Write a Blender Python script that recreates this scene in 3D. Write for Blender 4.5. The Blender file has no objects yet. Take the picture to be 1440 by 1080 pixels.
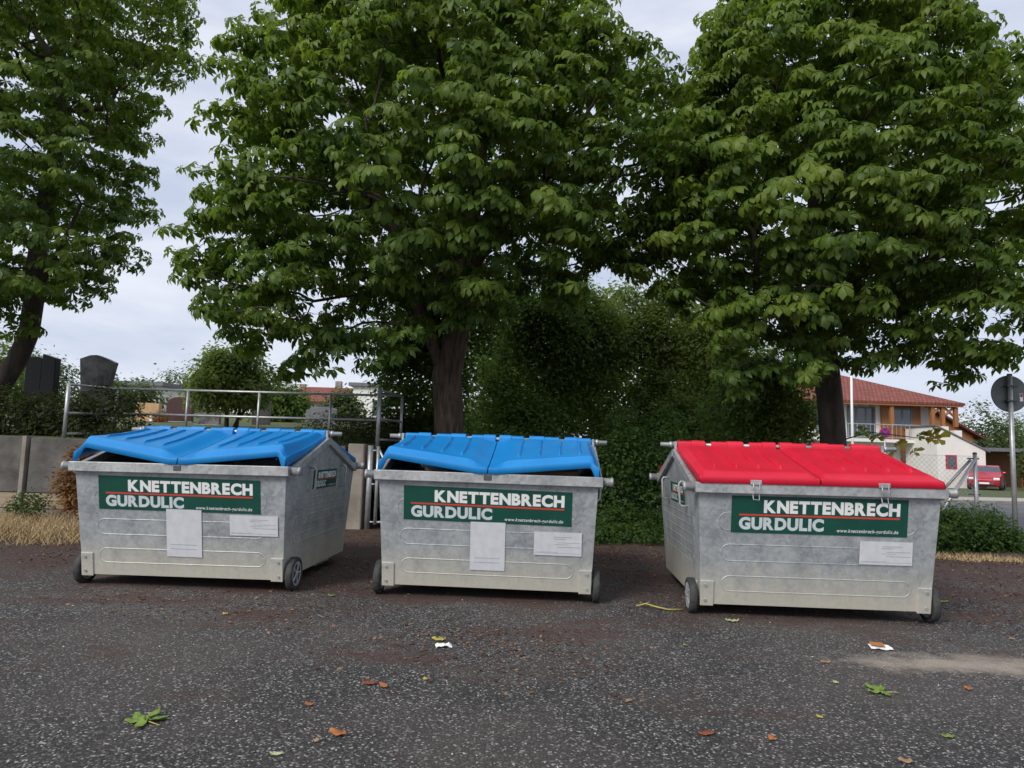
import bpy, math, random
import numpy as np
from mathutils import Matrix, Vector

random.seed(7)
rng = np.random.default_rng(7)
scene = bpy.context.scene
COL = scene.collection
R = math.radians

# ------------------------------------------------------------------ camera
CAM_H = 1.35
PITCH, ROLL = 0.0947, 0.0296
cam_data = bpy.data.cameras.new('camera')
cam_data.sensor_width = 36.0
cam_data.lens = 24.03
cam_data.clip_start = 0.05
cam_data.clip_end = 3000
cam = bpy.data.objects.new('camera', cam_data)
COL.objects.link(cam)
_f = Vector((0, math.cos(PITCH), math.sin(PITCH)))
_u = Vector((0, -math.sin(PITCH), math.cos(PITCH)))
_r = Vector((1, 0, 0))
_right = _r * math.cos(ROLL) + _u * math.sin(ROLL)
_up = -_r * math.sin(ROLL) + _u * math.cos(ROLL)
M = Matrix((_right, _up, -_f)).transposed().to_4x4()
M.translation = (0, 0, CAM_H)
cam.matrix_world = M
scene.camera = cam

# ------------------------------------------------------------------ sky, sun, exposure
SUN_EL, SUN_AZ = R(38), R(220)      # azimuth clockwise from +Y: behind and to the left of the camera
world = bpy.data.worlds.new('World')
scene.world = world
world.use_nodes = True
wn, wl = world.node_tree.nodes, world.node_tree.links
wn.clear()
w_out = wn.new('ShaderNodeOutputWorld')
w_bg = wn.new('ShaderNodeBackground')
w_bg.inputs['Strength'].default_value = 0.067
sky = wn.new('ShaderNodeTexSky')
sky.sky_type = 'NISHITA'
sky.sun_disc = False
sky.sun_elevation = SUN_EL
sky.sun_rotation = SUN_AZ
tc = wn.new('ShaderNodeTexCoord')
mp = wn.new('ShaderNodeMapping')
mp.inputs['Scale'].default_value = (1.6, 1.6, 6.5)
cl = wn.new('ShaderNodeTexNoise')
cl.inputs['Scale'].default_value = 1.7
cl.inputs['Detail'].default_value = 6
cl.inputs['Roughness'].default_value = 0.55
cl.inputs['Distortion'].default_value = 0.4
cr = wn.new('ShaderNodeValToRGB')       # cloud brightness: grey-blue undersides to pale cloud
cr.color_ramp.elements[0].position = 0.33
cr.color_ramp.elements[0].color = (5.0, 5.55, 6.9, 1)
cr.color_ramp.elements[1].position = 0.66
cr.color_ramp.elements[1].color = (7.5, 7.75, 8.5, 1)
mixs = wn.new('ShaderNodeMixRGB')
mixs.inputs['Fac'].default_value = 0.9
wl.new(tc.outputs['Generated'], mp.inputs['Vector'])
wl.new(mp.outputs['Vector'], cl.inputs['Vector'])
wl.new(cl.outputs['Fac'], cr.inputs['Fac'])
wl.new(sky.outputs['Color'], mixs.inputs['Color1'])
wl.new(cr.outputs['Color'], mixs.inputs['Color2'])
wl.new(mixs.outputs['Color'], w_bg.inputs['Color'])
wl.new(w_bg.outputs['Background'], w_out.inputs['Surface'])

sun_d = bpy.data.lights.new('sun', 'SUN')
sun_d.energy = 1.5
sun_d.angle = R(22)
sun_d.color = (1.0, 0.95, 0.87)
sun = bpy.data.objects.new('sun', sun_d)
COL.objects.link(sun)
_sd = Vector((math.sin(SUN_AZ) * math.cos(SUN_EL), math.cos(SUN_AZ) * math.cos(SUN_EL), math.sin(SUN_EL)))
sun.rotation_euler = _sd.to_track_quat('Z', 'Y').to_euler()
sun.location = _sd * 40

scene.view_settings.view_transform = 'Standard'
scene.view_settings.look = 'None'
scene.view_settings.exposure = 0.88
scene.view_settings.gamma = 1.0
scene.view_settings.use_curve_mapping = False
scene.cycles.max_bounces = 6
scene.cycles.diffuse_bounces = 5
scene.cycles.transmission_bounces = 3
scene.render.resolution_x, scene.render.resolution_y = 1024, 768

# ------------------------------------------------------------------ materials
def mat(name, color=(.5, .5, .5), rough=.6, metal=0.0, var=None, vscale=8.0, detail=4, bump=0.0, bscale=40.0,
        rnd=None, trans=0.0, spec=.5, stretch=None):
    """Principled material; var = second colour mixed by noise; rnd = colours picked by the 'rnd' attribute."""
    m = bpy.data.materials.new(name)
    m.use_nodes = True
    n, l = m.node_tree.nodes, m.node_tree.links
    b = n['Principled BSDF']
    b.inputs['Roughness'].default_value = rough
    b.inputs['Metallic'].default_value = metal
    b.inputs['Specular IOR Level'].default_value = spec
    b.inputs['Base Color'].default_value = (*color, 1)
    t = n.new('ShaderNodeTexCoord')
    src = t.outputs['Object']
    if stretch:
        mpn = n.new('ShaderNodeMapping')
        mpn.inputs['Scale'].default_value = stretch
        l.new(src, mpn.inputs['Vector'])
        src = mpn.outputs['Vector']
    csock = None
    if rnd:
        a = n.new('ShaderNodeAttribute')
        a.attribute_name = 'rnd'
        r = n.new('ShaderNodeValToRGB')
        els = r.color_ramp.elements
        for i, c in enumerate(rnd):
            e = els[i] if i < 2 else els.new(i / (len(rnd) - 1))
            e.position = i / (len(rnd) - 1)
            e.color = (*c, 1)
        l.new(a.outputs['Fac'], r.inputs['Fac'])
        csock = r.outputs['Color']
        l.new(csock, b.inputs['Base Color'])
    if var:
        ns = n.new('ShaderNodeTexNoise')
        ns.inputs['Scale'].default_value = vscale
        ns.inputs['Detail'].default_value = detail
        ns.inputs['Roughness'].default_value = .6
        rr = n.new('ShaderNodeValToRGB')
        rr.color_ramp.elements[0].position = .36
        rr.color_ramp.elements[1].position = .64
        rr.color_ramp.elements[0].color = (*color, 1)
        rr.color_ramp.elements[1].color = (*var, 1)
        l.new(src, ns.inputs['Vector'])
        l.new(ns.outputs['Fac'], rr.inputs['Fac'])
        csock = rr.outputs['Color']
        l.new(csock, b.inputs['Base Color'])
    if bump:
        nb = n.new('ShaderNodeTexNoise')
        nb.inputs['Scale'].default_value = bscale
        nb.inputs['Detail'].default_value = 5
        bp = n.new('ShaderNodeBump')
        bp.inputs['Strength'].default_value = bump
        bp.inputs['Distance'].default_value = .02
        l.new(src, nb.inputs['Vector'])
        l.new(nb.outputs['Fac'], bp.inputs['Height'])
        l.new(bp.outputs['Normal'], b.inputs['Normal'])
    if trans:
        tr = n.new('ShaderNodeBsdfTranslucent')
        mx = n.new('ShaderNodeMixShader')
        mx.inputs['Fac'].default_value = trans
        if csock:
            gm = n.new('ShaderNodeMixRGB'); gm.blend_type = 'MULTIPLY'; gm.inputs['Fac'].default_value = 1
            gm.inputs['Color2'].default_value = (1.7, 1.7, 1.1, 1)
            l.new(csock, gm.inputs['Color1']); l.new(gm.outputs['Color'], tr.inputs['Color'])
        else:
            tr.inputs['Color'].default_value = (*color, 1)
        o = n['Material Output']
        l.new(b.outputs['BSDF'], mx.inputs[1])
        l.new(tr.outputs['BSDF'], mx.inputs[2])
        l.new(mx.outputs['Shader'], o.inputs['Surface'])
    return m

def nd(m, kind):
    return m.node_tree.nodes.new(kind)

def asphalt_material():
    m = mat('asphalt', rough=.85)
    n, l = m.node_tree.nodes, m.node_tree.links
    b = n['Principled BSDF']
    t = nd(m, 'ShaderNodeTexCoord').outputs['Object']
    # aggregate stones
    v = nd(m, 'ShaderNodeTexVoronoi'); v.inputs['Scale'].default_value = 98
    l.new(t, v.inputs['Vector'])
    sep = nd(m, 'ShaderNodeSeparateColor'); l.new(v.outputs['Color'], sep.inputs['Color'])
    r1 = nd(m, 'ShaderNodeValToRGB')
    e = r1.color_ramp.elements
    e[0].position = 0; e[0].color = (.021, .019, .018, 1)
    e[1].position = 1; e[1].color = (.5, .48, .475, 1)
    for p, c in ((.5, (.042, .039, .037)), (.78, (.085, .078, .074)), (.92, (.20, .19, .185))):
        x = e.new(p); x.color = (*c, 1)
    l.new(sep.outputs[0], r1.inputs['Fac'])
    # stones darker at their borders
    r2 = nd(m, 'ShaderNodeValToRGB')
    r2.color_ramp.elements[0].position = .15; r2.color_ramp.elements[0].color = (1, 1, 1, 1)
    r2.color_ramp.elements[1].position = .75; r2.color_ramp.elements[1].color = (.38, .38, .38, 1)
    l.new(v.outputs['Distance'], r2.inputs['Fac'])
    mul = nd(m, 'ShaderNodeMixRGB'); mul.blend_type = 'MULTIPLY'; mul.inputs['Fac'].default_value = .8
    l.new(r1.outputs['Color'], mul.inputs['Color1']); l.new(r2.outputs['Color'], mul.inputs['Color2'])
    # large worn / smoother dusty areas
    n1 = nd(m, 'ShaderNodeTexNoise'); n1.inputs['Scale'].default_value = .55; n1.inputs['Detail'].default_value = 7; n1.inputs['Roughness'].default_value = .62
    l.new(t, n1.inputs['Vector'])
    q1 = nd(m, 'ShaderNodeValToRGB'); q1.color_ramp.elements[0].position = .42; q1.color_ramp.elements[1].position = .68
    l.new(n1.outputs['Fac'], q1.inputs['Fac'])
    dust = nd(m, 'ShaderNodeMixRGB'); dust.inputs['Color2'].default_value = (.092, .079, .068, 1)
    fm = nd(m, 'ShaderNodeMath'); fm.operation = 'MULTIPLY'; fm.inputs[1].default_value = .6
    l.new(q1.outputs['Color'], fm.inputs[0]); l.new(fm.outputs[0], dust.inputs['Fac'])
    l.new(mul.outputs['Color'], dust.inputs['Color1'])
    # reddish brown blossom debris lying in patches, more of it towards the bins and the verge
    mpn = nd(m, 'ShaderNodeMapping'); mpn.inputs['Scale'].default_value = (.5, 1.0, 1); l.new(t, mpn.inputs['Vector'])
    n2 = nd(m, 'ShaderNodeTexNoise'); n2.inputs['Scale'].default_value = 1.5; n2.inputs['Detail'].default_value = 9; n2.inputs['Roughness'].default_value = .72
    l.new(mpn.outputs['Vector'], n2.inputs['Vector'])
    sx = nd(m, 'ShaderNodeSeparateXYZ'); l.new(t, sx.inputs[0])
    mr = nd(m, 'ShaderNodeMapRange'); mr.inputs['From Min'].default_value = 2.5; mr.inputs['From Max'].default_value = 8.5
    mr.inputs['To Min'].default_value = -.11; mr.inputs['To Max'].default_value = .16
    l.new(sx.outputs['Y'], mr.inputs['Value'])
    ad = nd(m, 'ShaderNodeMath'); l.new(n2.outputs['Fac'], ad.inputs[0]); l.new(mr.outputs[0], ad.inputs[1])
    q2 = nd(m, 'ShaderNodeValToRGB'); q2.color_ramp.elements[0].position = .5; q2.color_ramp.elements[1].position = .64
    l.new(ad.outputs[0], q2.inputs['Fac'])
    fm2 = nd(m, 'ShaderNodeMath'); fm2.operation = 'MULTIPLY'; fm2.inputs[1].default_value = .9
    l.new(q2.outputs['Color'], fm2.inputs[0])
    n3 = nd(m, 'ShaderNodeTexNoise'); n3.inputs['Scale'].default_value = 60; n3.inputs['Detail'].default_value = 3
    l.new(t, n3.inputs['Vector'])
    r3 = nd(m, 'ShaderNodeValToRGB')
    r3.color_ramp.elements[0].position = .35; r3.color_ramp.elements[0].color = (.022, .012, .010, 1)
    r3.color_ramp.elements[1].position = .7; r3.color_ramp.elements[1].color = (.10, .05, .037, 1)
    l.new(n3.outputs['Fac'], r3.inputs['Fac'])
    deb = nd(m, 'ShaderNodeMixRGB'); l.new(fm2.outputs[0], deb.inputs['Fac'])
    l.new(dust.outputs['Color'], deb.inputs['Color1']); l.new(r3.outputs['Color'], deb.inputs['Color2'])
    # pale spilled sand stain on the right
    vs = nd(m, 'ShaderNodeVectorMath'); vs.operation = 'SUBTRACT'; vs.inputs[1].default_value = (3.15, 4.72, 0); l.new(t, vs.inputs[0])
    ms = nd(m, 'ShaderNodeMapping'); ms.inputs['Scale'].default_value = (.95, 3.6, 1); ms.inputs['Rotation'].default_value = (0, 0, .12)
    l.new(vs.outputs[0], ms.inputs['Vector'])
    ln = nd(m, 'ShaderNodeVectorMath'); ln.operation = 'LENGTH'; l.new(ms.outputs['Vector'], ln.inputs[0])
    n4 = nd(m, 'ShaderNodeTexNoise'); n4.inputs['Scale'].default_value = 5; n4.inputs['Detail'].default_value = 8; n4.inputs['Roughness'].default_value = .7
    l.new(t, n4.inputs['Vector'])
    sb = nd(m, 'ShaderNodeMath'); sb.operation = 'MULTIPLY_ADD'; sb.inputs[1].default_value = 2.2
    l.new(n4.outputs['Fac'], sb.inputs[0]); l.new(ln.outputs['Value'], sb.inputs[2])
    q4 = nd(m, 'ShaderNodeValToRGB'); q4.color_ramp.elements[0].position = .0; q4.color_ramp.elements[0].color = (1, 1, 1, 1)
    q4.color_ramp.elements[1].position = 1; q4.color_ramp.elements[1].color = (0, 0, 0, 1)
    mr4 = nd(m, 'ShaderNodeMapRange'); mr4.inputs['From Min'].default_value = 1.25; mr4.inputs['From Max'].default_value = 2.15
    l.new(sb.outputs[0], mr4.inputs['Value']); l.new(mr4.outputs[0], q4.inputs['Fac'])
    fm4 = nd(m, 'ShaderNodeMath'); fm4.operation = 'MULTIPLY'; fm4.inputs[1].default_value = .8
    l.new(q4.outputs['Color'], fm4.inputs[0])
    st = nd(m, 'ShaderNodeMixRGB'); st.inputs['Color2'].default_value = (.34, .29, .235, 1)
    l.new(fm4.outputs[0], st.inputs['Fac']); l.new(deb.outputs['Color'], st.inputs['Color1'])
    l.new(st.outputs['Color'], b.inputs['Base Color'])
    bp = nd(m, 'ShaderNodeBump'); bp.inputs['Strength'].default_value = .55; bp.inputs['Distance'].default_value = .006
    l.new(v.outputs['Distance'], bp.inputs['Height']); bp.invert = True
    l.new(bp.outputs['Normal'], b.inputs['Normal'])
    return m

def galvanised(name, residue=True, base=(.27, .295, .315), alt=(.46, .485, .50)):
    m = mat(name, rough=.5, metal=.35)
    n, l = m.node_tree.nodes, m.node_tree.links
    b = n['Principled BSDF']
    t = nd(m, 'ShaderNodeTexCoord').outputs['Object']
    v = nd(m, 'ShaderNodeTexVoronoi'); v.inputs['Scale'].default_value = 38
    n1 = nd(m, 'ShaderNodeTexNoise'); n1.inputs['Scale'].default_value = 5; n1.inputs['Detail'].default_value = 8; n1.inputs['Roughness'].default_value = .65
    l.new(t, n1.inputs['Vector'])
    va = nd(m, 'ShaderNodeVectorMath'); va.operation = 'MULTIPLY_ADD'; va.inputs[1].default_value = (.12, .12, .12)
    l.new(n1.outputs['Color'], va.inputs[0]); l.new(t, va.inputs[2]); l.new(va.outputs[0], v.inputs['Vector'])
    sep = nd(m, 'ShaderNodeSeparateColor'); l.new(v.outputs['Color'], sep.inputs['Color'])
    ma = nd(m, 'ShaderNodeMath'); ma.operation = 'MULTIPLY_ADD'; ma.inputs[1].default_value = .22
    l.new(sep.outputs[0], ma.inputs[0]); l.new(n1.outputs['Fac'], ma.inputs[2])
    r1 = nd(m, 'ShaderNodeValToRGB')
    r1.color_ramp.elements[0].position = .42; r1.color_ramp.elements[0].color = (*base, 1)
    r1.color_ramp.elements[1].position = .8; r1.color_ramp.elements[1].color = (*alt, 1)
    l.new(ma.outputs[0], r1.inputs['Fac'])
    out = r1.outputs['Color']
    if residue:      # cream lime residue on the lower panel, ragged upper edge with vertical runs
        sx = nd(m, 'ShaderNodeSeparateXYZ'); l.new(t, sx.inputs[0])
        mpn = nd(m, 'ShaderNodeMapping'); mpn.inputs['Scale'].default_value = (9, 9, .9); l.new(t, mpn.inputs['Vector'])
        n2 = nd(m, 'ShaderNodeTexNoise'); n2.inputs['Scale'].default_value = 2.2; n2.inputs['Detail'].default_value = 6
        l.new(mpn.outputs['Vector'], n2.inputs['Vector'])
        m1 = nd(m, 'ShaderNodeMath'); m1.operation = 'MULTIPLY_ADD'; m1.inputs[1].default_value = -.32
        l.new(n2.outputs['Fac'], m1.inputs[0]); l.new(sx.outputs['Z'], m1.inputs[2])
        mr = nd(m, 'ShaderNodeMapRange'); mr.inputs['From Min'].default_value = -.02; mr.inputs['From Max'].default_value = .34
        mr.inputs['To Min'].default_value = .72; mr.inputs['To Max'].default_value = 0
        l.new(m1.outputs[0], mr.inputs['Value'])
        mx = nd(m, 'ShaderNodeMixRGB'); mx.inputs['Color2'].default_value = (.66, .62, .50, 1)
        l.new(mr.outputs[0], mx.inputs['Fac']); l.new(out, mx.inputs['Color1'])
        out = mx.outputs['Color']
        # pale scuffs
        n5 = nd(m, 'ShaderNodeTexNoise'); n5.inputs['Scale'].default_value = 14; n5.inputs['Detail'].default_value = 10; n5.inputs['Roughness'].default_value = .8
        l.new(t, n5.inputs['Vector'])
        q5 = nd(m, 'ShaderNodeValToRGB'); q5.color_ramp.elements[0].position = .58; q5.color_ramp.elements[1].position = .75
        l.new(n5.outputs['Fac'], q5.inputs['Fac'])
        f5 = nd(m, 'ShaderNodeMath'); f5.operation = 'MULTIPLY'; f5.inputs[1].default_value = .45; l.new(q5.outputs['Color'], f5.inputs[0])
        mx5 = nd(m, 'ShaderNodeMixRGB'); mx5.inputs['Color2'].default_value = (.68, .7, .71, 1)
        l.new(f5.outputs[0], mx5.inputs['Fac']); l.new(out, mx5.inputs['Color1'])
        out = mx5.outputs['Color']
    l.new(out, b.inputs['Base Color'])
    bp = nd(m, 'ShaderNodeBump'); bp.inputs['Strength'].default_value = .12; bp.inputs['Distance'].default_value = .01
    l.new(n1.outputs['Fac'], bp.inputs['Height']); l.new(bp.outputs['Normal'], b.inputs['Normal'])
    return m

MT = {}
MT['asphalt'] = asphalt_material()
MT['galv'] = galvanised('galvanised_sheet')
MT['galv_rim'] = galvanised('galvanised_rim', False, (.27, .28, .285), (.46, .47, .47))
MT['steel'] = mat('tube_steel', (.36, .37, .38), .42, .55, var=(.5, .51, .52), vscale=9)
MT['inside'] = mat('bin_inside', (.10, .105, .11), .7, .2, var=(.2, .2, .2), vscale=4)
MT['blue'] = mat('blue_plastic', (.005, .195, .53), .42, var=(.008, .23, .58), vscale=3, bump=.03, bscale=120)
MT['red'] = mat('red_plastic', (.56, .006, .03), .45, var=(.63, .012, .04), vscale=3, bump=.03, bscale=120)
MT['green_sticker'] = mat('green_sticker', (.004, .058, .04), .4, var=(.006, .07, .05), vscale=5)
MT['white_print'] = mat('white_print', (.74, .75, .75), .5)
MT['grey_print'] = mat('grey_print', (.48, .55, .58), .5, var=(.58, .64, .66), vscale=9)
MT['red_print'] = mat('red_print', (.55, .05, .035), .5)
MT['paper'] = mat('paper_label', (.60, .61, .64), .6, var=(.53, .54, .58), vscale=14)
MT['ink'] = mat('faded_ink', (.34, .35, .37), .7)
MT['rubber'] = mat('rubber', (.025, .026, .028), .75, var=(.05, .05, .05), vscale=20)
MT['rim_plastic'] = mat('wheel_rim', (.33, .34, .35), .5, .2)
MT['cardboard'] = mat('cardboard', (.30, .17, .09), .85, var=(.36, .22, .13), vscale=6)
MT['concrete'] = mat('concrete', (.062, .058, .052), .9, var=(.145, .138, .128), vscale=2.2, detail=9, bump=.25, bscale=30)
MT['concrete_pale'] = mat('concrete_pale', (.20, .175, .145), .9, var=(.32, .285, .245), vscale=3, detail=8, bump=.2, bscale=30)
MT['board'] = mat('weathered_board', (.26, .19, .13), .85, var=(.38, .30, .22), vscale=4, stretch=(1, 6, 9), bump=.2, bscale=20)
MT['soil'] = mat('soil_and_litter', (.03, .017, .012), .95, var=(.095, .055, .038), vscale=7, detail=10, bump=.8, bscale=25)
MT['verge_r'] = mat('verge_litter', (.10, .055, .03), .95, var=(.22, .14, .085), vscale=8, detail=10, bump=.8, bscale=25)
MT['grass_ground'] = mat('grass_ground', (.05, .075, .02), .95, var=(.09, .10, .035), vscale=2, detail=8, bump=.6, bscale=20)
MT['straw'] = mat('dry_grass', rough=.9, rnd=[(.30, .20, .09), (.46, .34, .17), (.56, .44, .25), (.2, .11, .05)])
MT['bark'] = mat('bark', (.035, .028, .022), .95, var=(.085, .068, .055), vscale=7, detail=8, stretch=(1, 1, .25), bump=.9, bscale=16)
MT['bark_pale'] = mat('bark_pale', (.040, .028, .020), .95, var=(.125, .088, .064), vscale=15, detail=9, stretch=(1, 1, .18), bump=1.0, bscale=22)
LEAF = [(.040, .082, .013), (.078, .135, .018), (.120, .182, .024), (.168, .228, .034)]
MT['leaf'] = mat('chestnut_leaf', rough=.5, rnd=LEAF, trans=.45, spec=.35)
MT['leaf_yellow'] = mat('turning_leaf', (.26, .32, .04), .6, var=(.36, .17, .05), vscale=5, trans=.35)
def foliage(name, a, b, c, tr=.5):
    MT[name] = mat(name, rough=.6, rnd=[a, b, c], trans=tr, spec=.3)
foliage('shrub_mid', (0.06, 0.105, 0.024), (0.105, 0.165, 0.038), (0.155, 0.215, 0.06))
foliage('shrub_light', (0.1, 0.15, 0.036), (0.16, 0.215, 0.06), (0.22, 0.27, 0.09))
foliage('shrub_dark', (0.034, 0.066, 0.018), (0.065, 0.11, 0.03), (0.105, 0.16, 0.046))
foliage('ivy', (0.025, 0.062, 0.014), (0.06, 0.115, 0.026), (0.11, 0.17, 0.042))
foliage('hedge_dark', (0.020, 0.031, 0.011), (0.049, 0.063, 0.022), (0.098, 0.112, 0.042))
foliage('far_green', (.05, .08, .03), (.09, .125, .05), (.14, .17, .07))
foliage('dry_ivy', (.13, .06, .025), (.25, .14, .06), (.36, .24, .11))
MT['black_granite'] = mat('black_granite', (.006, .006, .007), .3, spec=.25, var=(.016, .016, .017), vscale=60)
MT['grey_granite'] = mat('grey_granite', (.05, .05, .05), .25, var=(.20, .195, .185), vscale=5, detail=8)
MT['dark_stone'] = mat('dark_stone', (.03, .028, .027), .5, var=(.06, .055, .05), vscale=12)
MT['brown_stone'] = mat('brown_stone', (.05, .02, .018), .3, var=(.08, .035, .03), vscale=20)
MT['tan_stone'] = mat('tan_stone', (.48, .30, .15), .8, var=(.56, .38, .21), vscale=7)
MT['slate'] = mat('slate', (.12, .125, .14), .6, var=(.17, .175, .19), vscale=6)
MT['render_white'] = mat('white_render', (.72, .70, .67), .9, var=(.78, .76, .73), vscale=1)
MT['render_pale'] = mat('pale_render', (.56, .56, .55), .9, var=(.62, .62, .61), vscale=1)
MT['wood'] = mat('timber_cladding', (.26, .10, .035), .6, var=(.33, .14, .05), vscale=3, stretch=(8, 8, .5))
MT['glass'] = mat('window_glass', (.06, .075, .09), .08, spec=.8)
MT['frame_grey'] = mat('window_frame', (.12, .15, .19), .5)
MT['frame_white'] = mat('white_frame', (.7, .7, .7), .5)
MT['dark_metal'] = mat('dark_metal', (.08, .085, .09), .5, .3)
MT['sign_back'] = mat('sign_back', (.10, .112, .115), .55, .3, var=(.13, .145, .15), vscale=6)
MT['sign_blue'] = mat('sign_blue', (.02, .03, .30), .5)
MT['sign_red'] = mat('sign_red', (.45, .02, .04), .5)
MT['white'] = mat('white_paint', (.78, .78, .78), .5)
MT['car_red'] = mat('car_paint', (.36, .012, .03), .25)
MT['lamp_glass'] = mat('lamp_glass', (.7, .7, .7), .1)
MT['road'] = mat('road_asphalt', (.085, .085, .09), .9, var=(.15, .15, .155), vscale=.7, detail=8, stretch=(.4, 1.6, 1))
MT['pale_gravel'] = mat('pale_gravel', (.33, .31, .28), .95, var=(.42, .40, .37), vscale=6, detail=8)
MT['line'] = mat('road_line', (.6, .6, .59), .8, var=(.45, .45, .44), vscale=6)

def tile_material():
    m = mat('roof_tiles', (.26, .075, .05), .8)
    b = m.node_tree.nodes['Principled BSDF']; l = m.node_tree.links
    t = nd(m, 'ShaderNodeTexCoord')
    br = nd(m, 'ShaderNodeTexBrick')
    br.inputs['Scale'].default_value = 1.0
    br.inputs['Brick Width'].default_value = .28; br.inputs['Row Height'].default_value = .34
    br.inputs['Mortar Size'].default_value = .035; br.inputs['Mortar Smooth'].default_value = .4
    br.inputs['Color1'].default_value = (.30, .085, .055, 1); br.inputs['Color2'].default_value = (.21, .055, .04, 1)
    br.inputs['Mortar'].default_value = (.10, .03, .025, 1)
    l.new(t.outputs['UV'], br.inputs['Vector']); l.new(br.outputs['Color'], b.inputs['Base Color'])
    bp = nd(m, 'ShaderNodeBump'); bp.inputs['Distance'].default_value = .05; bp.inputs['Strength'].default_value = .8; bp.invert = True
    l.new(br.outputs['Fac'], bp.inputs['Height']); l.new(bp.outputs['Normal'], b.inputs['Normal'])
    return m
MT['tiles'] = tile_material()

# ------------------------------------------------------------------ mesh helpers
class MB:
    def __init__(s):
        s.v, s.f = [], []
    def add(s, vs, fs):
        k = len(s.v)
        s.v += [tuple(p) for p in vs]
        s.f += [tuple(i + k for i in f) for f in fs]
        return s
    def hexa(s, p):      # 8 points: bottom ring 0-3 ccw, top ring 4-7
        return s.add(p, [(3, 2, 1, 0), (4, 5, 6, 7), (0, 1, 5, 4), (1, 2, 6, 5), (2, 3, 7, 6), (3, 0, 4, 7)])
    def box(s, x0, x1, y0, y1, z0, z1):
        return s.hexa([(x0, y0, z0), (x1, y0, z0), (x1, y1, z0), (x0, y1, z0), (x0, y0, z1), (x1, y0, z1), (x1, y1, z1), (x0, y1, z1)])
    def tube(s, pts, r, n=8, closed=False, cap=True):
        pts = [Vector(p) for p in pts]
        rs = r if isinstance(r, (list, tuple, np.ndarray)) else [r] * len(pts)
        k = len(pts)
        rings = []
        prev = None
        for i, p in enumerate(pts):
            if closed:
                d = pts[(i + 1) % k] - pts[i - 1]
            else:
                d = pts[min(i + 1, k - 1)] - pts[max(i - 1, 0)]
            if d.length < 1e-9:
                d = Vector((0, 0, 1))
            d.normalize()
            if prev is None:
                a = Vector((0, 0, 1)) if abs(d.z) < .9 else Vector((1, 0, 0))
                u = d.cross(a).normalized()
            else:
                u = (prev - d * prev.dot(d))
                u = u.normalized() if u.length > 1e-6 else d.orthogonal().normalized()
            prev = u
            w = d.cross(u)
            rings.append([p + (u * math.cos(2 * math.pi * j / n) + w * math.sin(2 * math.pi * j / n)) * rs[i] for j in range(n)])
        vs = [q for ring in rings for q in ring]
        fs = []
        for i in range(k if closed else k - 1):
            for j in range(n):
                a, b = i * n + j, i * n + (j + 1) % n
                c, d2 = ((i + 1) % k) * n + (j + 1) % n, ((i + 1) % k) * n + j
                fs.append((a, b, c, d2))
        if cap and not closed:
            fs.append(tuple(reversed(range(n))))
            fs.append(tuple((k - 1) * n + j for j in range(n)))
        return s.add(vs, fs)
    def lathe(s, prof, axis='X', n=24, center=(0, 0, 0)):
        vs, fs = [], []
        for a, r in prof:
            for j in range(n):
                t = 2 * math.pi * j / n
                c, d = r * math.cos(t), r * math.sin(t)
                p = (a, c, d) if axis == 'X' else ((c, a, d) if axis == 'Y' else (c, d, a))
                vs.append((p[0] + center[0], p[1] + center[1], p[2] + center[2]))
        k = len(prof)
        for i in range(k - 1):
            for j in range(n):
                fs.append((i * n + j, i * n + (j + 1) % n, (i + 1) * n + (j + 1) % n, (i + 1) * n + j))
        fs.append(tuple(reversed(range(n)))); fs.append(tuple((k - 1) * n + j for j in range(n)))
        return s.add(vs, fs)
    def prism(s, poly, y0, y1):      # polygon in xz, extruded along y
        k = len(poly)
        vs = [(x, y0, z) for x, z in poly] + [(x, y1, z) for x, z in poly]
        fs = [tuple(range(k)), tuple(range(2 * k - 1, k - 1, -1))]
        fs += [(i, i + k, (i + 1) % k + k, (i + 1) % k) for i in range(k)]
        return s.add(vs, fs)
    def mesh(s, name, m, smooth=False):
        me = bpy.data.meshes.new(name)
        me.from_pydata(s.v, [], s.f)
        me.materials.append(m)
        if smooth:
            me.shade_smooth()
        me.update()
        return me
    def build(s, name, m, parent=None, smooth=False, bevel=0, fix=True):
        me = s.mesh(name, m, smooth)
        if fix:
            import bmesh
            bm = bmesh.new(); bm.from_mesh(me)
            bmesh.ops.recalc_face_normals(bm, faces=bm.faces)
            bm.to_mesh(me); bm.free()
        return link(name, me, parent, bevel)

def link(name, me, parent=None, bevel=0):
    o = bpy.data.objects.new(name, me)
    COL.objects.link(o)
    o.parent = parent
    if bevel:
        b = o.modifiers.new('bevel', 'BEVEL'); b.width = bevel; b.segments = 2; b.limit_method = 'ANGLE'; b.angle_limit = R(40)
    return o

def tag(o, label=None, cat=None, group=None, kind=None):
    for k, v in (('label', label), ('category', cat), ('group', group), ('kind', kind)):
        if v:
            o[k] = v
    return o

def empty(name, loc, rz=0, label=None, cat=None, group=None):
    o = bpy.data.objects.new(name, None)
    o.empty_display_size = .2
    COL.objects.link(o)
    o.location = loc
    o.rotation_euler = (0, 0, rz)
    return tag(o, label, cat, group)

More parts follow.
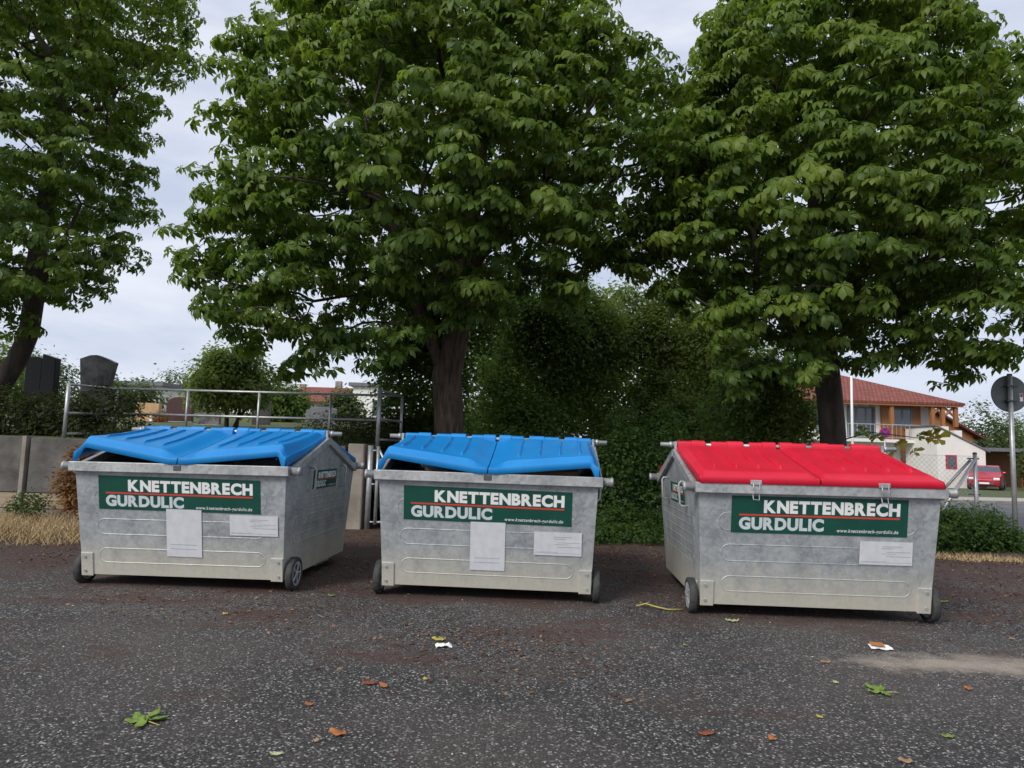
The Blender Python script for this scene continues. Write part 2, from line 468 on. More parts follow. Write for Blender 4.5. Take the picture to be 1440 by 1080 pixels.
def np_mesh(name, verts, tris, m, rnd=None, smooth=False):
    """mesh from numpy arrays (verts Nx3, tris Mx3), rnd per vertex"""
    me = bpy.data.meshes.new(name)
    nv, nt = len(verts), len(tris)
    me.vertices.add(nv)
    me.vertices.foreach_set('co', np.asarray(verts, dtype=np.float32).ravel())
    me.loops.add(nt * 3)
    me.loops.foreach_set('vertex_index', np.asarray(tris, dtype=np.int32).ravel())
    me.polygons.add(nt)
    me.polygons.foreach_set('loop_start', np.arange(0, nt * 3, 3, dtype=np.int32))
    if rnd is not None:
        a = me.attributes.new('rnd', 'FLOAT', 'POINT')
        a.data.foreach_set('value', np.asarray(rnd, dtype=np.float32))
    me.materials.append(m)
    me.update()
    if smooth:
        me.shade_smooth()
    return me

def instance_np(proto_v, proto_t, pos, rot, scale):
    """copies of a small triangle mesh: pos Nx3, rot Nx3x3 (columns = axes), scale N"""
    N, k = len(pos), len(proto_v)
    V = np.einsum('nij,kj->nki', rot, proto_v) * scale[:, None, None] + pos[:, None, :]
    T = proto_t[None] + (np.arange(N) * k)[:, None, None]
    return V.reshape(-1, 3), T.reshape(-1, 3)

def unit(a):
    return a / np.maximum(np.linalg.norm(a, axis=-1, keepdims=True), 1e-9)

def frames(z, fwd):
    """rotation matrices with local z along z and local y roughly along fwd"""
    z = unit(z)
    x = unit(np.cross(fwd, z))
    y = np.cross(z, x)
    return np.stack([x, y, z], axis=2)

# ------------------------------------------------------------------ ground, road, verge
def terr(x, y):      # level of the open ground: level yard, falling slightly beyond the fence
    return -.010 * max(0, y - 14) if y < 90 else -.76

xs = np.concatenate([np.linspace(-600, -30, 12), np.linspace(-25, 60, 18), np.linspace(80, 600, 12)])
ys = np.concatenate([np.linspace(-60, 0, 5), np.linspace(2, 14, 5), np.linspace(18, 90, 15), np.linspace(120, 900, 10)])
gv = [(x, y, terr(x, y)) for y in ys for x in xs]
nx = len(xs)
gf = [(j * nx + i, j * nx + i + 1, (j + 1) * nx + i + 1, (j + 1) * nx + i) for j in range(len(ys) - 1) for i in range(nx - 1)]
tag(MB().add(gv, gf).build('ground', MT['grass_ground'], smooth=True), kind='structure')

# asphalt yard with a ragged far edge
def wob(x, s=1.0):
    return s * (.10 * math.sin(3.1 * x + .4) + .06 * math.sin(7.7 * x) + .04 * math.sin(17.3 * x + 1))
def yard_edge(x):
    e = 9.75 + wob(x)
    if x < -4.2:
        e -= min(1.25, (-4.2 - x) * 1.0)
    if x > 5.6:
        e -= min(.35, (x - 5.6) * .5)
    return e
exs = np.linspace(-40, 40, 321)
vv = [(x, -30, .004) for x in exs] + [(x, yard_edge(x), .004) for x in exs]
n_ = len(exs)
tag(MB().add(vv, [(i, i + 1, n_ + i + 1, n_ + i) for i in range(n_ - 1)]).build('yard', MT['asphalt']), kind='structure')
vv = [(x, yard_edge(x) - .12, .001) for x in exs] + [(x, 12.6, .012) for x in exs]
tag(MB().add(vv, [(i, i + 1, n_ + i + 1, n_ + i) for i in range(n_ - 1)]).build('verge', MT['soil']), kind='structure')

# road beyond the fence: runs obliquely off to the right
def strip(name, m, y0, y1, z, x0=3, x1=90, slope=.10):
    N = 30
    vs, fs = [], []
    for i in range(N + 1):
        x = x0 + (x1 - x0) * i / N
        for y in (y0, y1):
            yy = y + slope * (x - 9)
            vs.append((x, yy, terr(x, yy) + z))
        if i:
            fs.append((2 * i - 2, 2 * i, 2 * i + 1, 2 * i - 1))
    return MB().add(vs, fs).build(name, m)
tag(strip('road', MT['road'], 13.0, 24.5, .012), kind='structure')
tag(strip('road_marking', MT['line'], 13.45, 13.6, .018), kind='structure')
tag(strip('gravel_shoulder', MT['pale_gravel'], 24.4, 29.0, .020), kind='structure')
k = strip('kerb', MT['concrete_pale'], 24.2, 24.42, .10)
sm = k.modifiers.new('thick', 'SOLIDIFY'); sm.thickness = .13; sm.offset = -1
tag(k, kind='structure')

# cemetery terrace behind the retaining wall
def terrace(y):
    return 1.30 + .05 * min(max(0, y - 11.4), 70)
ys2 = [11.42, 12, 13, 15, 18, 22, 28, 36, 48, 64, 90, 140]
xs2 = np.linspace(-160, -2.5, 30)
tv = [(x + (0 if y < 18 or x < -4 else -(y - 18) * .12), y, terrace(y)) for y in ys2 for x in xs2]
nx = len(xs2)
tf = [(j * nx + i, j * nx + i + 1, (j + 1) * nx + i + 1, (j + 1) * nx + i) for j in range(len(ys2) - 1) for i in range(nx - 1)]
# right flank slopes down to the thicket
base = len(tv)
tv += [(tv[j * nx + nx - 1][0] + .5, y, terr(0, y) - .05) for j, y in enumerate(ys2)]
tf += [(j * nx + nx - 1, base + j, base + j + 1, (j + 1) * nx + nx - 1) for j in range(len(ys2) - 1)]
tag(MB().add(tv, tf).build('cemetery_terrain', MT['grass_ground'], smooth=True), kind='structure')

# ------------------------------------------------------------------ retaining wall
wall = empty('retaining_wall', (-7.0, 11.2, 0), 0, 'grey concrete retaining wall with boards at its foot below the hedge', 'wall')
px = -28.83
while px < -2.8:
    x1 = min(px + 2.62, -2.62)
    MB().box(px + .07 + 7, x1 - .05 + 7, -.02, .22, .42 if px < 0 else 0, 1.32 + random.uniform(-.015, .015)).build('panel', MT['concrete'], wall, bevel=.012)
    MB().box(px + .05 + 7, x1 - .02 + 7, -.035, .20, .17, .41).build('board', MT['board'], wall, bevel=.008)
    MB().box(px + .05 + 7, x1 - .02 + 7, -.025, .20, -.05, .16).build('board', MT['concrete_pale'], wall, bevel=.008)
    MB().box(px - .035 + 7, px + .035 + 7, -.07, .16, -.05, 1.33).build('post', MT['concrete_pale'], wall, bevel=.01)
    px += 2.62
gp = empty('concrete_gate_pillar', (-2.47, 11.15, 0), 0, 'pale concrete pillar at the end of the retaining wall beside the gate', 'pillar')
MB().box(-.13, .13, -.12, .14, -.05, 1.36).build('shaft', MT['concrete_pale'], gp, bevel=.02)
# tubular gate beside it
gt = empty('tubular_gate', (-2.2, 11.1, 0), 0, 'galvanised tube gate frame beside the pale concrete pillar between two bins', 'gate')
MB().tube([(-.05, 0, -.02), (-.05, 0, 1.34)], .045, 10).build('post', MT['steel'], gt, True)
MB().tube([(.075, 0, .08), (.075, 0, 1.33)], .028, 8).build('gate_stile', MT['steel'], gt, True)
MB().tube([(.075, .0, 1.30), (.42, .10, .62)], .022, 8).build('brace', MT['steel'], gt, True)
for z in (.12, .72, 1.26):
    MB().tube([(-.05, 0, z), (.09, 0, z)], .017, 6).build('hinge', MT['steel'], gt, True)
MB().tube([(.075, .0, .12), (1.15, .35, .12)], .02, 8).build('gate_rail', MT['steel'], gt, True)
MB().tube([(.42, .10, .62), (1.15, .35, .62)], .02, 8).build('gate_rail', MT['steel'], gt, True)

# ------------------------------------------------------------------ railing on the terrace
rl = empty('metal_railing', (-4.8, 12.1, 1.3), 0, 'galvanised pipe railing on the terrace edge behind the left bin', 'railing')
def rp(x, y, z0=-.05, z1=.93, r=.026):
    MB().tube([(x + 4.8, y - 12.1, z0), (x + 4.8, y - 12.1, z1)], r, 8).build('post', MT['steel'], rl, True)
def rr_(a, b, r=.02):
    MB().tube([(a[0] + 4.8, a[1] - 12.1, a[2]), (b[0] + 4.8, b[1] - 12.1, b[2])], r, 8).build('rail', MT['steel'], rl, True)
rp(-7.42, 11.42, -.02, .93, .032); rp(-2.21, 11.42, -.02, 1.0, .034)
for x in (-7.4, -6.07, -4.73, -3.39, -2.05):
    rp(x, 12.8, 0, .97)
for z in (.93, .45, .10):
    rr_((-7.42, 11.42, z - .02), (-7.4, 12.8, z + .02))
    rr_((-2.21, 11.42, z + .04), (-2.05, 12.8, z + .04))
for z in (.96, .49):
    rr_((-7.4, 12.8, z), (-2.05, 12.8, z + .02), .022)

# ------------------------------------------------------------------ dumpsters
RW, RD, RZ = 2.012, 2.24, 1.13       # rim outer size and top level
BW, BD, BZ = 1.86, 1.82, .108        # body floor
TW, TD, TZ = 1.94, 2.14, 1.06        # body top, under the rim
APEX = 1.385
ROD_Z = 1.447

_glyph = {}
def glyph(ch, bold, shear):
    """outline of one character as (verts, faces)"""
    if (ch, bold) in _glyph:
        return _glyph[(ch, bold)]
    c = bpy.data.curves.new('lettering', 'FONT')
    c.body = ch; c.size = 1; c.offset = bold; c.shear = shear; c.resolution_u = 6
    o = bpy.data.objects.new('lettering', c)
    COL.objects.link(o)
    dg = bpy.context.evaluated_depsgraph_get()
    me = bpy.data.meshes.new_from_object(o.evaluated_get(dg))
    bpy.data.objects.remove(o)
    co = np.zeros(len(me.vertices) * 3, dtype=np.float32)
    me.vertices.foreach_get('co', co)
    co = co.reshape(-1, 3)[:, :2].copy()
    co[:, 0] -= co[:, 0].min()
    fs = [tuple(p.vertices) for p in me.polygons]
    bpy.data.meshes.remove(me)
    _glyph[(ch, bold)] = (co, fs)
    return co, fs

def text_mesh(body, gap, bold=.0, shear=0.0):
    """lettering in the unit square, glyphs set side by side so that heavy strokes never overlap"""
    V, Fc, x, k = [], [], 0.0, 0
    for ch in body:
        co, fs = glyph(ch, bold, shear)
        V.append(co + np.array([x, 0])); Fc += [tuple(i + k for i in f) for f in fs]
        k += len(co); x += co[:, 0].max() + gap
    V = np.concatenate(V)
    V = (V - V.min(0)) / (V.max(0) - V.min(0))
    me = bpy.data.meshes.new('lettering')
    me.from_pydata([(a_, b_, 0) for a_, b_ in V], [], Fc)
    return me
T_BIG = text_mesh('KNETTENBRECH', .05, .052)
T_SEC = text_mesh('GURDULIC', .05, .052)
T_URL = text_mesh('www.knettenbrech-gurdulic.de', .075, .008, .2)

def place_text(src, m, parent, F, x0, s0, w, h_, off):
    me = src.copy()
    co = np.zeros(len(me.vertices) * 3, dtype=np.float32); me.vertices.foreach_get('co', co); co = co.reshape(-1, 3)
    out = np.array([F(x0 + a * w, s0 + b * h_, off) for a, b, _ in co], dtype=np.float32)
    me.vertices.foreach_set('co', out.ravel())
    me.materials.clear(); me.materials.append(m); me.update()
    return link('lettering', me, parent)

def quad(F, x0, x1, s0, s1, off, thick=.002, skew=0.0):
    b = MB()
    p = [F(x0, s0, off), F(x1, s0 + skew, off), F(x1, s1 + skew, off), F(x0, s1, off)]
    q = [F(x0, s0, off + thick), F(x1, s0 + skew, off + thick), F(x1, s1 + skew, off + thick), F(x0, s1, off + thick)]
    return b.hexa(p + q)

def sticker(parent, F, x0, x1, s0, s1, off=.003, skew=0.0, name='company_sticker'):
    st = quad(F, x0, x1, s0, s1, off, .002, skew).build(name, MT['green_sticker'], parent)
    w, h_ = x1 - x0, s1 - s0
    G = lambda x, s, o: F(x, s + skew * (x - x0) / w, o)
    place_text(T_BIG, MT['white_print'], st, G, x0 + .185 * w, s0 + .545 * h_, .77 * w, .355 * h_, off + .0035)
    place_text(T_SEC, MT['grey_print'], st, G, x0 + .045 * w, s0 + .085 * h_, .485 * w, .345 * h_, off + .0035)
    place_text(T_URL, MT['white_print'], st, G, x0 + .605 * w, s0 + .055 * h_, .345 * w, .125 * h_, off + .0035)
    quad(G, x0 + .045 * w, x1 - .045 * w, s0 + .465 * h_, s0 + .51 * h_, off + .0025, .001, 0).build('red_stripe', MT['red_print'], st)
    return st

def paper(parent, F, x0, x1, s0, s1, off, lines, name, skew=0.0):
    p = quad(F, x0, x1, s0, s1, off, .0015, skew).build(name, MT['paper'], parent)
    b = MB()
    w, h_ = x1 - x0, s1 - s0
    for (a, c, y, t) in lines:
        q = quad(F, x0 + a * w, x0 + c * w, s0 + y * h_, s0 + (y + t) * h_, off + .002, .0006, skew * (c - a))
        b.add(q.v, q.f)
    if lines:
        b.build('printed_lines', MT['ink'], p)
    return p

def stadium(F, x0, x1, s0, s1, off):
    r = (s1 - s0) / 2
    sm_ = (s0 + s1) / 2
    pts = []
    N = 10
    for i in range(N + 1):
        t = math.pi / 2 - math.pi * i / N
        pts.append(F(x1 - r + r * math.cos(t), sm_ + r * math.sin(t), off))
    for i in range(N + 1):
        t = -math.pi / 2 - math.pi * i / N
        pts.append(F(x0 + r + r * math.cos(t), sm_ + r * math.sin(t), off))
    return pts

def sstep(a, b, x):
    t = min(1, max(0, (x - a) / (b - a)))
    return t * t * (3 - 2 * t)

def lid_half(parent, m, xo, xi, side, lift, back=False, curl=0.0):
    """one moulded lid leaf from the hinge line to the rim; xo outer x, xi inner x, lift of the sprung outer front corner"""
    NU, NV = 110, 30
    sy = 1 if back else -1
    y0, z0, y1, z1 = .04, ROD_Z - .022, 1.118, 1.180
    L = math.hypot(y1 - y0, z0 - z1)
    ny, nz = (z0 - z1) / L, (y1 - y0) / L
    W = abs(xi - xo)
    ribs = [.17, .36, .55, .74]
    def surf(u, v):
        # raised panel with sloping flanks
        hgt = (.05 if lift else .03) * sstep(0, .07, u) * sstep(0, .20 if lift else .08, 1 - u) * sstep(0, .05, v) * sstep(0, .075, 1 - v)
        for k_, rb in enumerate(ribs):
            d = abs(u + .035 * (1 - v) ** 2 * (1 if k_ < 2 else .5) - rb) * W
            hgt += (.019 if lift else .027) * (1 - sstep(.007, .018, d)) * sstep(.10, .16, v) * (1 - sstep(.80, .84, v))
        lf = max(0, 1 - u / .92) * (curl + lift * sstep(0, .09, u)) * v ** 1.25
        x = xo + (xi - xo) * u
        y = y0 + (y1 - y0) * v + ny * hgt - .45 * lf * v
        z = z0 + (z1 - z0) * v + nz * hgt + lf - .012 * math.sin(math.pi * v) * (1 if lift else .4)
        return (x, sy * y, z)
    vs, fs = [], []
    us = np.linspace(0, 1, NU + 1)
    for j in range(NV + 1):
        for u in us:
            vs.append(surf(u, j / NV))
    w = NU + 1
    for j in range(NV):
        for i in range(NU):
            a = j * w + i
            fs.append((a, a + 1, a + w + 1, a + w))
    # skirts: front, outer side, inner side
    def skirt(idx, drop, push):
        k0 = len(vs)
        for n_i, i in enumerate(idx):
            x, y, z = vs[i]
            dx, dy = push
            d = drop(n_i / (len(idx) - 1))
            vs.append((x + dx, y + dy * sy, z - d))
        for a in range(len(idx) - 1):
            fs.append((idx[a], idx[a + 1], k0 + a + 1, k0 + a))
        return k0
    ox = math.copysign(1, xo - xi)
    skirt([NV * w + i for i in range(NU + 1)], lambda t: .055 + (.055 if lift else 0) * (1 - sstep(.03, .085, t)), (0, .012))
    skirt([j * w for j in range(NV + 1)], lambda t: .03 + .025 * t + (.03 * t * t if lift else 0), (ox * .012, 0))
    skirt([j * w + NU for j in range(NV + 1)], lambda t: .03, (0, 0))
    o = MB().add(vs, fs).build('rear_lid' if back else 'lid', m, parent, smooth=True)
    o.data.set_sharp_from_angle(angle=R(24))
    so = o.modifiers.new('thickness', 'SOLIDIFY'); so.thickness = .007; so.offset = -1
    # hinge knuckles wrapped round the rod
    seg = [(.01, .285), (.345, .665), (.725, .985)]
    for a, b_ in seg:
        for (c, d, gr) in ((a, a + (b_ - a) * .5, .0), (a + (b_ - a) * .5, b_, .007)):
            xa, xb = sorted((xo + (xi - xo) * c, xo + (xi - xo) * d))
            rr = .038 + gr
            prof = [(-rr * 1.12, -.05), (-rr, .012), (-rr * .62, rr * .8), (0, rr), (rr * .62, rr * .8), (rr, .012), (rr * 1.12, -.05)]
            mb = MB()
            k = len(prof)
            v2 = [(xa, y, ROD_Z + z) for y, z in prof] + [(xb, y, ROD_Z + z) for y, z in prof]
            mb.add(v2, [tuple(range(k)), tuple(range(2 * k - 1, k - 1, -1))] + [(i, i + k, (i + 1) % k + k, (i + 1) % k) for i in range(k)])
            if not back:
                mb.build('hinge_knuckle', m, o, bevel=.005)
    return o

def dumpster(loc, yaw, tilt, label, lid_m, lifts, stick, pap, lab, closed, name='waste_container'):
    root = empty(name, (loc[0], loc[1], 0), yaw, label, 'dumpster', 'galvanised waste containers in a row')
    root.rotation_euler = (0, tilt, yaw)
    # hollow body with gabled side plates
    def corner(sx, sy, top, inset=0):
        if top:
            return (sx * (TW / 2 - inset), sy * (TD / 2 - inset), TZ)
        return (sx * (BW / 2 - inset), sy * (BD / 2 - inset), BZ + inset)
    b = MB()
    S = [(-1, -1), (1, -1), (1, 1), (-1, 1)]
    o_b = [corner(a, c, 0) for a, c in S]; o_t = [corner(a, c, 1) for a, c in S]
    ax = TW / 2 + (TW - BW) / 2 * (APEX - TZ) / (TZ - BZ)
    vs = o_b + o_t + [(-ax, 0, APEX), (ax, 0, APEX)]
    b.add(vs, [(3, 2, 1, 0), (0, 1, 5, 4), (2, 3, 7, 6), (1, 2, 6, 9, 5), (3, 0, 4, 8, 7)])
    body = b.build('body', MT['galv'], root)
    i_ = .006
    vs2 = [corner(a, c, 0, i_) for a, c in S] + [(x - math.copysign(i_, x), y - math.copysign(i_, y), z) for x, y, z in o_t] + [(-ax + i_, 0, APEX), (ax - i_, 0, APEX)]
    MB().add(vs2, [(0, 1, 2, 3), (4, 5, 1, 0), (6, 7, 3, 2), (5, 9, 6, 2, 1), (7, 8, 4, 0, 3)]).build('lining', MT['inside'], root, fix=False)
    # rim: front and rear channels plus gable trims
    for sy in (-1, 1):
        y_in, y_out = sy * (TD / 2 - .02), sy * RD / 2
        MB().box(-RW / 2, RW / 2, min(y_in, y_out), max(y_in, y_out), RZ - .086, RZ).build('rim', MT['galv_rim'], root, bevel=.005)
        for sx in (-1, 1):
            p0 = Vector((sx * (TW / 2 + .012), sy * (TD / 2 - .025), RZ - .03)); p1 = Vector((sx * (ax + .002), sy * .02, APEX + .02))
            a, c = (-.028, .03) if sx > 0 else (-.03, .028)
            dn = Vector((0, 0, -.075))
            MB().hexa([p0 + Vector((a, 0, 0)) + dn, p0 + Vector((c, 0, 0)) + dn, p1 + Vector((c, 0, 0)) + dn, p1 + Vector((a, 0, 0)) + dn,
                       p0 + Vector((a, 0, 0)), p0 + Vector((c, 0, 0)), p1 + Vector((c, 0, 0)), p1 + Vector((a, 0, 0))]).build('gable_trim', MT['galv_rim'], root, bevel=.006)
            yy = sy * (RD / 2 - .07)
            MB().lathe([(sx * (RW / 2 - .06), .036), (sx * (RW / 2 + .07), .036), (sx * (RW / 2 + .072), .041), (sx * 1.098, .041)], 'X', 18, (0, yy, RZ - .042)).build('lifting_pin', MT['galv_rim'], root, True)
    # front face frame
    sl = Vector((0, -(TD - BD) / 2, TZ - BZ)); FL = sl.length; sl.normalize()
    fn = Vector((0, -sl.z, sl.y))
    def F(x, s, off):
        return Vector((x, -BD / 2, BZ)) + sl * s + fn * off
    # right / left side faces
    def SF(sx):
        e = Vector((sx * (TW - BW) / 2, 0, TZ - BZ)).normalized()
        nn = Vector((sx * e.z, 0, -e.x * sx * sx)) if sx > 0 else Vector((-e.z, 0, e.x))
        def G(x, s, off):      # x runs to the right as one looks at the face
            return Vector((sx * BW / 2, sx * x, BZ)) + e * s + nn * off
        return G
    for s0, s1, x0, x1 in ((.635, .785, -.80, .79), (.375, .515, -.775, .775), (.115, .245, -.76, .77)):
        MB().tube(stadium(F, x0, x1, s0, s1, -.0035), .0065, 8, closed=True).build('pressed_rib', MT['galv'], body, True)
    for sx in (-1, 1):
        G = SF(sx)
        for s0, s1, hw in ((.62, .70, .80), (.46, .54, .78), (.30, .38, .74)):
            MB().tube(stadium(G, -hw, hw, s0, s1, -.003), .006, 8, closed=True).build('pressed_rib', MT['galv'], body, True)
        stk = sticker(root, G, -.34, .40, .78, .965, name='side_sticker')
        for yy in (-.47, .53):
            pts = [G(yy, .78, -.005), G(yy, .78, .055), G(yy, .80, .07), G(yy, .98, .07), G(yy, 1.0, .055), G(yy, 1.0, -.005)]
            MB().tube(pts, .010, 8).build('handle', MT['galv_rim'], root, True)
        # hinge bracket at the apex
        MB().box(sx * (ax + .004) - .012, sx * (ax + .004) + .012, -.05, .05, APEX - .06, ROD_Z + .03).build('hinge_bracket', MT['galv_rim'], root, bevel=.004)
        MB().lathe([(sx * (ax + .03), .03), (sx * (ax + .06), .03)], 'X', 14, (0, 0, ROD_Z)).build('rod_collar', MT['steel'], root, True)
        # corner feet, bolts and wheels
        for sy in (-1, 1):
            if sy < 0:
                xa, xb = sorted((sx * (BW / 2 - .105), sx * (BW / 2 + .004)))
                MB().hexa([F(xa, -.012, -.004), F(xb, -.012, -.004), F(xb, -.012, .012), F(xa, -.012, .012),
                           F(xa, .20, -.004), F(xb + sx * .006 * (1 if sx > 0 else 0), .20, -.004), F(xb, .20, .012), F(xa, .20, .012)]).build('corner_plate', MT['galv'], root, bevel=.003)
                for s in (.035, .165):
                    c0 = F(sx * (BW / 2 - .035), s, .010); c1 = F(sx * (BW / 2 - .035), s, .020)
                    MB().tube([c0, c1], .013, 8).build('bolt', MT['galv_rim'], root)
            if sy > 0:      # the rear stands on a skid
                MB().box(sx * .72 - .06, sx * .72 + .06, .45, BD / 2 - .03, .0, BZ + .004).build('skid', MT['galv_rim'], root, bevel=.01)
                continue
            wy = sy * (BD / 2 - .12)
            wx = sx * (BW / 2 + .055)
            wt = sx * tilt_comp(tilt, wx)
            whl = MB().lathe([(-.012, .02), (.012, .02)], 'X', 10, (wx, wy, .15)).build('wheel', MT['steel'], root)
            MB().lathe([(-.026, .100), (-.032, .125), (-.028, .146), (-.012, .15), (.012, .15), (.028, .146), (.032, .125), (.026, .100)], 'X', 32, (wx, wy, .15)).build('tyre', MT['rubber'], whl, True)
            rim = MB().lathe([(-.029, .09), (-.029, .108), (.029, .108), (.029, .09), (.018, .085), (.018, .03), (.034, .028), (.034, .0)], 'X', 28, (wx, wy, .15))
            for q in range(5):
                t = q * 2 * math.pi / 5
                d, e = Vector((0, math.cos(t), math.sin(t))), Vector((0, -math.sin(t), math.cos(t)))
                c = Vector((wx, wy, .15))
                for sg in (-1, 1):
                    rim.tube([c + d * .02 + Vector((sg * .022, 0, 0)), c + d * .1 + Vector((sg * .024, 0, 0))], .012, 5)
            rim.build('wheel_rim', MT['rim_plastic'], whl)
            # axle arm
            MB().hexa([(sx * (BW / 2 - .02), wy - .05, .14), (wx + sx * -.035, wy - .05, .14), (wx + sx * -.035, wy + .05, .14), (sx * (BW / 2 - .02), wy + .05, .14),
                       (sx * (BW / 2 - .02), wy - .03, .30), (wx + sx * -.03, wy - .02, .27), (wx + sx * -.03, wy + .03, .27), (sx * (BW / 2 - .02), wy + .03, .30)]).build('wheel_bracket', MT['galv_rim'], root, bevel=.004)
            MB().tube([(wx - sx * .05, wy, .15), (wx + sx * .04, wy, .15)], .012, 8).build('axle', MT['steel'], root)
    # hinge rod
    MB().tube([(-1.13, 0, ROD_Z), (1.13, 0, ROD_Z)], .021, 12).build('hinge_rod', MT['steel'], root, True)
    # lids
    xe = TW / 2 + .004
    lid_half(root, lid_m, -xe, -.004, -1, lifts[0], curl=lifts[2])
    lid_half(root, lid_m, xe, .004, 1, lifts[1], curl=lifts[3])
    lid_half(root, lid_m, -xe, -.004, -1, 0, True)
    lid_half(root, lid_m, xe, .004, 1, 0, True)
    # stickers and papers
    sticker(root, F, *stick)
    if pap:
        ln = [(.12, .85, .16 + .09 * k_, .012) for k_ in range(2)]
        paper(root, F, pap[0], pap[1], pap[2], pap[3], .006, ln, 'paper_sheet', pap[4])
    ln = [(.03, .97, .10, .012), (.42, .80, .78, .025), (.42, .66, .70, .025), (.5, .96, .55, .02), (.42, .7, .47, .02), (.5, .97, .36, .025), (.04, .5, .14, .012)]
    paper(root, F, lab[0], lab[1], lab[2], lab[3], .0075, ln, 'label_sheet', lab[4])
    # latches of the closed lid / marks on rim
    if closed:
        for xx in (-.52, .50):
            lt = MB().box(xx - .045, xx + .045, -RD / 2 - .014, -RD / 2 + .012, RZ - .012, RZ + .028).build('latch', MT['galv_rim'], root, bevel=.004)
            MB().tube([(xx - .025, -RD / 2 - .016, RZ + .01), (xx - .025, -RD / 2 - .03, RZ - .05), (xx + .025, -RD / 2 - .03, RZ - .05), (xx + .025, -RD / 2 - .016, RZ + .01)], .005, 6).build('latch_loop', MT['steel'], lt, True)
            MB().tube([(xx - .025, -RD / 2 - .004, RZ - .09), (xx - .028, -RD / 2 - .022, RZ - .13), (xx + .02, -RD / 2 - .022, RZ - .135), (xx + .025, -RD / 2 - .004, RZ - .09)], .005, 6).build('latch_hook', MT['steel'], lt, True)
    else:
        MB().box(-.035, .035, -RD / 2 - .006, -RD / 2 + .002, RZ - .06, RZ - .012).build('catch_plate', MT['dark_metal'], root, bevel=.004)
    return root

def tilt_comp(t, x):
    return 0

D1 = dumpster((-2.889, 7.249), -.053, -.006, 'galvanised dumpster with gaping blue lids and right side panel visible, leftmost', MT['blue'],
              (.10, .07, .045, .03), (-.755, .735, .61, .915, .003, -.012), (-.13, .195, .19, .625, -.004), (.455, .895, .40, .585, 0.0), False)
D2 = dumpster((-.138, 7.147), -.049, .004, 'galvanised dumpster with buckled blue lids standing before the tree trunk, middle one', MT['blue'],
              (.085, .06, .035, .03), (-.745, .745, .60, .905, .003, -.012), (-.145, .165, .165, .60, 0.0), (.42, .84, .325, .535, 0.0), False)
D3 = dumpster((2.631, 6.747), -.069, -.006, 'galvanised dumpster with closed red lids, nearest the grey round sign', MT['red'],
              (0, 0, 0, 0), (-.70, .715, .62, .93, .003, .0), None, (.345, .765, .385, .58, 0.0), True)

# what lies in the bins
def carton(par_loc, yaw, off, size, rot, label):
    c, s = math.cos(yaw), math.sin(yaw)
    x, y = par_loc[0] + off[0] * c - off[1] * s, par_loc[1] + off[0] * s + off[1] * c
    o = empty('cardboard_box', (x, y, off[2]), yaw + rot, label, 'box')
    a, b_, h_ = size
    MB().box(-a / 2, a / 2, -b_ / 2, b_ / 2, 0, h_).build('box_body', MT['cardboard'], o, bevel=.01)
    MB().hexa([(-a / 2, -b_ / 2 - .005, h_), (a / 2, -b_ / 2 - .005, h_), (a / 2, -.01, h_ + .004), (-a / 2, -.01, h_ + .004),
               (-a / 2, -b_ / 2 - .005, h_ + .005), (a / 2, -b_ / 2 - .005, h_ + .005), (a / 2, -.01, h_ + .03), (-a / 2, -.01, h_ + .03)]).build('flap', MT['cardboard'], o)
    return o
carton((-2.889, 7.249), -.053, (-.22, -.42, .124), (.72, .5, .99), .25, 'cardboard box seen in the gap under the leftmost blue lid')
carton((-.138, 7.147), -.049, (.45, -.5, .124), (.7, .45, 1.03), .1, 'brown cardboard box under the right lid of the middle dumpster')

# ------------------------------------------------------------------ chestnut trees
def leaflet(L, W, droop, ang, z0=0.0, fold=.22):
    """eight-point obovate leaflet starting at the origin, pointing along the given angle in the local xy plane"""
    v = []
    for t, w in ((0, .04), (.38, .52), (.74, 1.0), (1.0, .0)):
        y = L * t * math.cos(droop * t)
        z = z0 * t - L * t * math.sin(droop * t)
        ww = W * w / 2
        if w in (0.0, .04):
            v.append((0, y, z))
        else:
            v += [(-ww, y, z + fold * ww), (0, y, z), (ww, y, z + fold * ww)]
    c, s = math.cos(ang), math.sin(ang)
    v = [(x * c + y * s, -x * s + y * c, z) for x, y, z in v]
    t = [(0, 2, 1), (0, 3, 2), (1, 2, 5), (1, 5, 4), (2, 3, 6), (2, 6, 5), (4, 5, 7), (5, 6, 7)]
    return v, t

def palmate(n, seed, simple=False):
    r = random.Random(seed)
    V, T = [], []
    for i in range(n):
        a = (i - (n - 1) / 2) * R(285 / n) + r.uniform(-.1, .1)
        k = 1 - .42 * abs(i - (n - 1) / 2) / ((n - 1) / 2)
        v, t = leaflet(1.0 * k * r.uniform(.9, 1.08), .47 * k * r.uniform(.9, 1.1), r.uniform(.45, 1.0), a, .12)
        if simple:
            v = [v[0], tuple(.35 * np.array(v[1]) + .65 * np.array(v[4])), tuple(.4 * np.array(v[2]) + .6 * np.array(v[5])), tuple(.35 * np.array(v[3]) + .65 * np.array(v[6])), v[7]]
            t = [(0, 2, 1), (0, 3, 2), (1, 2, 4), (2, 3, 4)]
        T += [tuple(x + len(V) for x in q) for q in t]
        V += v
    # petiole
    k0 = len(V)
    V += [(-.012, 0, 0), (.012, 0, 0), (0, -.6, .06)]
    T += [(k0, k0 + 1, k0 + 2)]
    return np.array(V), np.array(T)
PALM = [palmate(n, 10 + i) for i, n in enumerate((5, 6, 7, 7))]
PALM_S = [palmate(n, 10 + i, True) for i, n in enumerate((5, 6, 7, 7))]
LEAF_MESH = {}
for i, (v, t) in enumerate(PALM):
    for c in range(4):
        LEAF_MESH[(i, c)] = np_mesh('leaf', v, t, MT['leaf'], np.full(len(v), (.15, .42, .68, .95)[c]))

